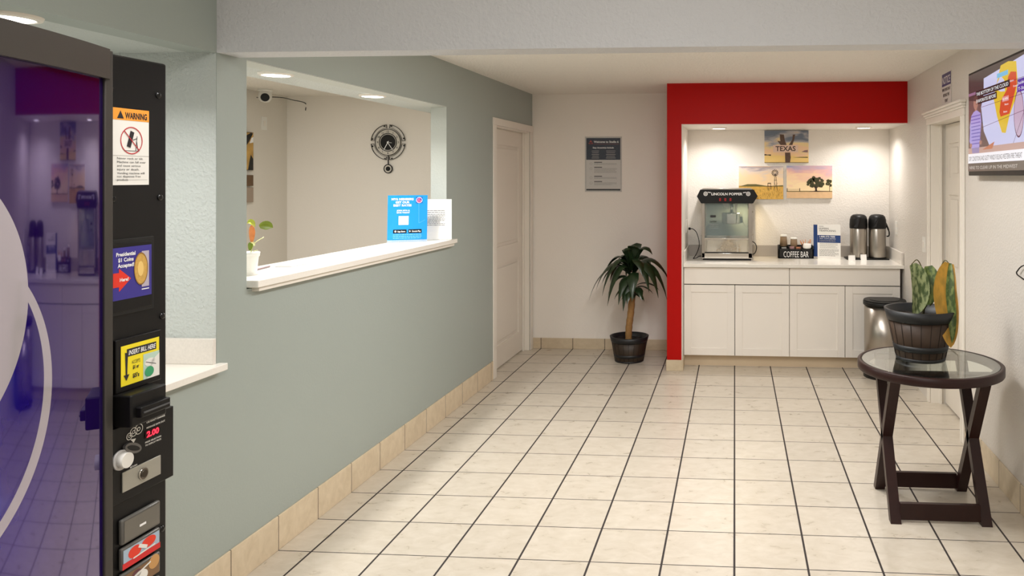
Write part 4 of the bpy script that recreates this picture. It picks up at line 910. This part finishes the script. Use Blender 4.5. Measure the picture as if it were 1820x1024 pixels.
m = MB(); m.cyl(wp(450, 475.5, .10).xy.to_3d() + Z * (SZ + .005), wp(479, 474.5, .25).xy.to_3d() + Z * (SZ + .005), .004, mat('pen_mauve', (130, 110, 112), .4), 10); m.build('pen', None, ('thin dark pen lying on the ledge beside the small pot', 'pen'))
m = MB(); m.box(-2.16, -2.08, .26, .40, SZ + .0005, SZ + .014, mat('pad_grey', (222, 220, 222), .5), bev=.002); m.build('notepad', None, ('small pale notepad lying on the ledge near the small pot', 'notepad'))
m = MB(); m.prism([(-2.2, 1.35, SZ + .0005), (-2.06, 1.33, SZ + .0005), (-2.05, 1.52, SZ + .0005), (-2.19, 1.54, SZ + .0005)], (0, 0, .001), M_paper); m.build('loose_sheet', None, ('loose white sheet lying flat in front of the bright blue sign', 'paper'))
s = Sheet((-2.2, 1.35, SZ + .0016), X, Y); 

# ------------------------------------------------------------------ drink machine
VX = -1.03; ye, yn, MH = -1.86, -2.80, 1.83
vm = thing('drink_machine', (VX - .42, -2.33, 0), 'purple-blue drink vending machine with a black coin panel at the left edge', 'vending machine')
def VF(p): return (VX + KL * (p[1] + 1.92) + p[0], p[1], p[2])
m = MB(); m.box(-.84, -.03, yn, ye, .03, MH, M_blk, bev=.004, fn=VF); m.build('cabinet', vm)
m = MB(); m.box(-.028, 0, -1.998, ye, .05, MH, M_blk, bev=.004, fn=VF); m.build('control_panel', vm)
# bowed front
th_pts = [(-2.42, 0), (-2.33, 5.5), (-2.2, 11.0), (-2.1, 14.6), (-2.0, 18.2)]
def theta(y):
    if y < -2.42: return -theta(-4.84 - y)
    y = min(y, -2.0)
    for (a, p), (b, q) in zip(th_pts, th_pts[1:]):
        if y <= b + 1e-9: return p + (q - p) * (y - a) / (b - a)
    return th_pts[-1][1]
N_ = 120; gy = [-2.0 - (.8) * i / N_ for i in range(N_ + 1)]; gx = [VX + .004]
for i in range(N_): gx.append(gx[-1] + math.tan(R(theta((gy[i] + gy[i + 1]) / 2))) * (gy[i] - gy[i + 1]))
def front_mat():
    m = bpy.data.materials.new('machine_front_print'); m.use_nodes = True; nt = m.node_tree; L = nt.links; b = nt.nodes['Principled BSDF']
    g = nt.nodes.new('ShaderNodeNewGeometry'); sp_ = nt.nodes.new('ShaderNodeSeparateXYZ'); L.new(g.outputs['Position'], sp_.inputs[0])
    def M(op, a, bb=None, c=None):
        n = nt.nodes.new('ShaderNodeMath'); n.operation = op
        for i, v in enumerate((a, bb, c)):
            if v is None: continue
            if isinstance(v, (int, float)): n.inputs[i].default_value = v
            else: L.new(v, n.inputs[i])
        return n.outputs[0]
    yy, zz = sp_.outputs[1], sp_.outputs[2]
    def dist(cy_, cz_, kz=1):
        return M('SQRT', M('ADD', M('POWER', M('ABSOLUTE', M('SUBTRACT', yy, cy_)), 2), M('POWER', M('ABSOLUTE', M('MULTIPLY', M('SUBTRACT', zz, cz_), kz)), 2)))
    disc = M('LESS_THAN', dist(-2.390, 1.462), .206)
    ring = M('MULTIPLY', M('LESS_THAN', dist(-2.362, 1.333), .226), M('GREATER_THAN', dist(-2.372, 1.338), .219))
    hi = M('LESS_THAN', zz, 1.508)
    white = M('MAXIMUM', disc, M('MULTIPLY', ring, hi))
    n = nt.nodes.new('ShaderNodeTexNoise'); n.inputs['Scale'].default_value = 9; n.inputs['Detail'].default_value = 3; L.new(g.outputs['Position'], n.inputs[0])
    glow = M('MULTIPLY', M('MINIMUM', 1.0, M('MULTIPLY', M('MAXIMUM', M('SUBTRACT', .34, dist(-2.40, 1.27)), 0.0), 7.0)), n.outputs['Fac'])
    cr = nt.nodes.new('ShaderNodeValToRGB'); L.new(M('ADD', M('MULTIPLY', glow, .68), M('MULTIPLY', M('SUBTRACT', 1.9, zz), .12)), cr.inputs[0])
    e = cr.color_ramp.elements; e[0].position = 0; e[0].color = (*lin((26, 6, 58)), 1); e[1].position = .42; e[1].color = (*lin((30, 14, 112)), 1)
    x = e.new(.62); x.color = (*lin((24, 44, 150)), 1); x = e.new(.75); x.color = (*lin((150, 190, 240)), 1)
    v = nt.nodes.new('ShaderNodeTexVoronoi'); v.inputs['Scale'].default_value = 38; L.new(g.outputs['Position'], v.inputs[0])
    mx = nt.nodes.new('ShaderNodeMix'); mx.data_type = 'RGBA'; L.new(white, mx.inputs[0]); L.new(cr.outputs[0], mx.inputs[6]); mx.inputs[7].default_value = (*lin((176, 170, 172)), 1)
    L.new(mx.outputs[2], b.inputs['Base Color']); b.inputs['Roughness'].default_value = .035; b.inputs['IOR'].default_value = 2.3; b.inputs['Specular Tint'].default_value = (.62, .50, .98, 1); b.inputs['Coat Weight'].default_value = 0
    return m
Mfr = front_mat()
def bowed(m, y_from, y_to, z0, z1, off_, mt, depth=.03):
    idx = [i for i in range(N_ + 1) if y_to - 1e-6 <= gy[i] <= y_from + 1e-6]; k = m.mi(mt); cols = []
    for i in idx:
        nrm = Vector((1, math.tan(R(theta(gy[i]))), 0)).normalized(); p = Vector((gx[i], gy[i], 0)) + nrm * off_
        q = Vector((min(VX - .02, p.x - depth) if depth > .03 else p.x - depth, gy[i], 0))
        cols.append([m.bm.verts.new((p.x, p.y, z0)), m.bm.verts.new((p.x, p.y, z1)), m.bm.verts.new((q.x, q.y, z1)), m.bm.verts.new((q.x, q.y, z0))])
    fr = [[m.bm.verts.new(v.co) for v in c_[:2]] for c_ in cols]
    for a, b in zip(fr, fr[1:]):
        f = m.bm.faces.new((a[0], a[1], b[1], b[0])); f.material_index = k; f.smooth = True
    for a, b in zip(cols, cols[1:]):
        for j in (1, 2, 3):
            f = m.bm.faces.new((a[j], a[(j + 1) % 4], b[(j + 1) % 4], b[j])); f.material_index = k
    for cl in (cols[0], cols[-1]): f = m.bm.faces.new(cl); f.material_index = k
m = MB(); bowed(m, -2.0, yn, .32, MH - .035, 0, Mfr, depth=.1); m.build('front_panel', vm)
Mfrm = mat('frame_bronze_grey', (70, 66, 62), .38, metal=.3)
m = MB(); bowed(m, -2.0, yn, MH - .045, MH + .004, .008, Mfrm, depth=.1); bowed(m, -2.0, yn, .28, .33, .008, Mfrm, depth=.1)
m.box(-.02, .012, -2.006, -1.99, .05, MH + .002, Mfrm, bev=.002, fn=VF); m.build('front_frame', vm)
m = MB(); m.box(-.03, .01, yn, -1.999, .05, .28, M_blk, fn=VF); m.build('kick_panel', vm)
UV = Vector((KL, 1, 0)).normalized()
def vs(y, z, dx=.0004): return Sheet(Vector(VF((dx, y, z))), UV, Z, lift=.0003)
for y_, z_ in ((-1.983, 1.771), (-1.880, 1.771), (-1.978, 1.588), (-1.876, 1.588), (-1.871, 1.374), (-1.872, .99)):
    m = MB(); c = Vector(VF((0, y_, z_))); r_ = bmesh.ops.create_uvsphere(m.bm, u_segments=14, v_segments=8, radius=.0062, matrix=Matrix.Translation(c) @ Matrix.Diagonal((.7, 1, 1, 1)))
    for f in m.bm.faces: f.smooth = True
    m.mi(mat('black_gloss', (14, 14, 15), .12)); m.build('screw', vm, fix=False)
Mor, Mwr = mat('label_orange', (244, 160, 60), .45), mat('label_white', (236, 234, 228), .45); Mrl2 = mat('label_red', (190, 40, 50), .45)
s = vs(-1.9785, 1.611); w, h = .0765, .130
s.rect(0, 0, w, h, Mwr); s.rect(0, h - .020, w, h, Mor, 2); s.text('WARNING', .048, h - .0165, .0105, M_ink, 3, w=.047, bold=.03); s.poly([(.008, h - .0175), (.022, h - .0175), (.015, h - .004)], M_ink, 3)
s.disc(w / 2, .076, .0235, Mrl2, 3, r0=.0218); 
q = [(.028, .066), (.036, .0635), (.044, .09), (.036, .093)]; s.poly(q, M_ink, 3); s.line(.022, .0585, .055, .0585, .0008, M_ink, 3); s.line(.047, .0585, .050, .084, .0012, M_ink, 3); s.line(.041, .077, .05, .080, .0012, M_ink, 3); s.line(.052, .06, .049, .075, .001, M_ink, 3)
s.line(.0222, .0925, .0545, .0595, .0016, Mrl2, 4); s.rect(.0, .0495, w, .050, M_grey, 2); s.rect(.004, .0085, w - .004, .009, M_grey, 2)
for i, tx_ in enumerate(('Never rock or tilt.', 'Machine can fall over', 'and cause serious', 'injury or death.')): s.text(tx_, .008, .0435 - i * .0062, .0038, M_ink, 3, align='L', w=.061 * (len(tx_) / 21))
for i, tx_ in enumerate(('Vending machine will', 'not dispense free', 'product.')): s.text(tx_, .008, .0185 - i * .0055 + .0, .0036, M_ink, 3, align='L', w=.061 * (len(tx_) / 21))
s.build('warning_label', vm)
# coin label inset
m = MB(); m.box(-.002, .003, -1.997, -1.893, 1.392, 1.52, M_blkm, bev=.001, fn=VF); m.box(.001, .0042, -1.994, -1.899, 1.398, 1.513, M_blk, bev=.001, fn=VF); m.build('display_inset', vm)
s = vs(-1.983, 1.418, .0045); w, h = .082, .088; Mlb = mat('label_indigo', (58, 50, 140), .4); Mgc = mat('coin_gold', (206, 164, 84), .4, noise=(200, .3)); Mrr = mat('arrow_red', (226, 54, 36), .45)
s.rect(0, 0, w, h, Mlb); 
for i, (tx_, ww) in enumerate((('Presidential', .040), ('$1 Coins', .032), ('Accepted!', .034))): s.text(tx_, .026, h - .0145 - i * .0095, .0065, M_wht, 3, w=ww, bold=.03)
s.poly([(0, .022), (.012, .022), (.012, .014), (.037, .034), (.012, .053), (.012, .046), (0, .046)], Mrr, 2); s.text('Here!', .022, .031, .006, M_wht, 4, w=.018, bold=.03)
s.rect(.060, .016, .076, .078, mat('label_grey', (186, 176, 190), .4), 2); s.disc(.058, .048, .015, Mgc, 3, ry=.028); s.disc(.058, .048, .015, mat('coin_rim', (150, 110, 50), .4), 4, ry=.028, r0=.0138); s.disc(.057, .048, .0065, mat('coin_relief', (236, 200, 120), .4), 4, ry=.013); s.rect(.06, .011, .076, .0128, M_wht, 2)
s.build('coin_label', vm)
# bill acceptor
m = MB(); m.box(-.002, .006, -1.978, -1.880, 1.262, 1.352, M_blk, bev=.0015, fn=VF)
m.box(.0, .036, -1.982, -1.905, 1.208, 1.262, M_blk, bev=.003, fn=VF); m.box(.02, .046, -1.972, -1.908, 1.222, 1.24, M_blk, bev=.002, fn=VF); m.box(.03, .0475, -1.968, -1.911, 1.229, 1.2315, mat('slot_grey', (84, 84, 86), .4), fn=VF); m.build('bill_acceptor', vm)
s = vs(-1.969, 1.272, .0064); w, h = .083, .068; Myl = mat('label_yellow', (246, 226, 40), .4); Mgn2 = mat('label_green', (60, 160, 110), .4)
s.rect(0, 0, w, h, Myl); s.rect(.047, 0, w, h - .024, mat('label_mint', (190, 216, 200), .4), 2); s.poly([(.055, 0), (.083, 0), (.083, .04), (.066, .03)], Mwr, 3); s.disc(.060, .012, .010, Mgn2, 4, ry=.009); s.disc(.062, .028, .012, Mwr, 3, ry=.007); s.line(.052, .03, .075, .022, .001, M_ink, 4)
s.rect(.012, h - .020, .076, h - .007, M_ink, 2); s.text('INSERT BILL HERE', .044, h - .0175, .008, M_wht, 4, w=.058, bold=.02, skew=.15)
s.poly([(.008, h - .012), (.014, h - .014), (.0125, .018), (.017, .018), (.011, .008), (.005, .018), (.0095, .018)], M_ink, 3)
s.text('ACCEPTS', .031, .034, .006, M_ink, 3, w=.018); s.text('$1 or', .031, .025, .006, M_ink, 3, w=.013, bold=.04); s.text("$5's", .031, .010, .007, M_ink, 3, w=.014, bold=.03)
s.build('bill_label', vm)
# coin panel
m = MB(); m.box(-.002, .006, -1.990, ye + .009, 1.078, 1.206, M_blk, bev=.0012, fn=VF); m.build('coin_panel', vm)
s = vs(-1.988, 1.08, .0063)
for u, v, r_ in ((.036, .104, .0062), (.045, .1085, .0078), (.056, .110, .009)): s.disc(u, v, r_, Mwr, 3, r0=r_ - .0013); s.disc(u, v, r_ * .4, Mwr, 3, r0=r_ * .25)
s.poly([(.038, .098), (.050, .096), (.045, .090)], Mwr, 3)
for i, tx_ in enumerate(('USE EXACT CHANGE', 'MESSAGE SAYS OUT')): s.text(tx_, .094, .114 - i * .0095, .0030, Mwr, 3, w=.042, bold=.02)
for i, tx_ in enumerate(('PRESS SELECTION', 'TO DISPLAY PRICE')): s.text(tx_, .088, .080 - i * .0052, .0028, Mwr, 3, w=.036, bold=.02)
s.text('RETURN', .045, .049, .0028, Mwr, 3, w=.015, bold=.02); s.build('panel_print', vm)
s = vs(-1.988, 1.08, .0066); s.rect(.070, .088, .104, .1015, mat('led_window', (40, 4, 10), .2), 1); s.text('2.00', .087, .0895, .010, mat('red_led', (255, 40, 70), .4, emit=1.6), 3, w=.028, bold=.05); s.build('price_display', vm)
m = MB(); c = Vector(VF((.006, -1.9475, 1.163))); t_ = Vector((0, .8, -.38)).normalized(); u_ = Vector((0, .38, .8)).normalized()
def oval(c, a, b, n=24): return [c + t_ * a * math.cos(2 * math.pi * i / n) + u_ * b * math.sin(2 * math.pi * i / n) for i in range(n)]
m.prism(oval(c, .019, .0085), (.005, 0, 0), mat('slot_metal', (120, 118, 116), .35, metal=.6)); m.prism(oval(c + X * .005, .0145, .0042), (.0006, 0, 0), M_blkm); m.build('coin_slot', vm)
m = MB(); c = Vector(VF((.006, -1.971, 1.151))); m.cyl(c, c + X * .004, .0165, mat('knob_ring', (190, 188, 186), .35), 32); m.cyl(c + X * .004, c + X * .015, .0125, M_plastic, 32); m.build('return_button', vm)
m = MB(); m.box(.006, .0085, -1.967, -1.884, 1.094, 1.128, mat('lock_plate', (178, 176, 166), .35, metal=.5), bev=.0008, fn=VF); m.build('lock_plate', vm)
m = MB(); c = Vector(VF((.0085, -1.9255, 1.111))); m.cyl(c, c + X * .003, .0095, M_chrome, 28); m.cyl(c + X * .003, c + X * .0045, .0065, mat('lock_core', (90, 84, 78), .3, metal=1), 20); m.build('lock', vm)
# selection buttons
def button(z0, z1, kind):
    m = MB(); m.box(0, .008, -1.968, -1.884, z0, z1, mat('button_bezel', (96, 94, 90), .25), bev=.003, fn=VF); b = m.build('selection_button', vm)
    s = vs(-1.968, z0, .0083); w, h = .084, z1 - z0
    if kind == 0: s.rect(.004, .004, w - .004, h - .004, mat('button_blank', (112, 108, 100), .2), 1); s.rect(.036, .016, .05, .020, M_wht, 2)
    if kind == 1:
        s.rect(.002, .004, w - .004, h - .004, mat('button_pale', (170, 190, 210), .25), 1); s.rect(.0, .002, w - .002, .012, mat('can_red', (212, 36, 40), .3), 2)
        s.disc(.026, .022, .014, mat('can_orange_red', (232, 58, 34), .3), 2, ry=.010); s.disc(.056, .025, .016, mat('can_orange_red', (232, 58, 34)), 2, ry=.009); s.line(.034, .028, .052, .018, .006, Mwr, 3); s.line(.022, .012, .07, .0145, .0025, Mwr, 3)
    if kind == 2:
        s.rect(.002, .002, w - .004, h - .004, mat('button_brown', (128, 96, 66), .25), 1); s.disc(.036, .014, .018, Mwr, 2, ry=.012); s.disc(.03, .024, .010, mat('plum', (96, 50, 56), .3), 2, ry=.007); s.disc(.068, .026, .012, mat('amber_print', (200, 150, 90), .3), 2); s.line(.02, .02, .06, .03, .003, Mwr, 3)
    s.build('flavour_card', b)
button(1.005, 1.048, 0); button(.962, 1.000, 1); button(.920, .957, 2); button(.878, .914, 1)
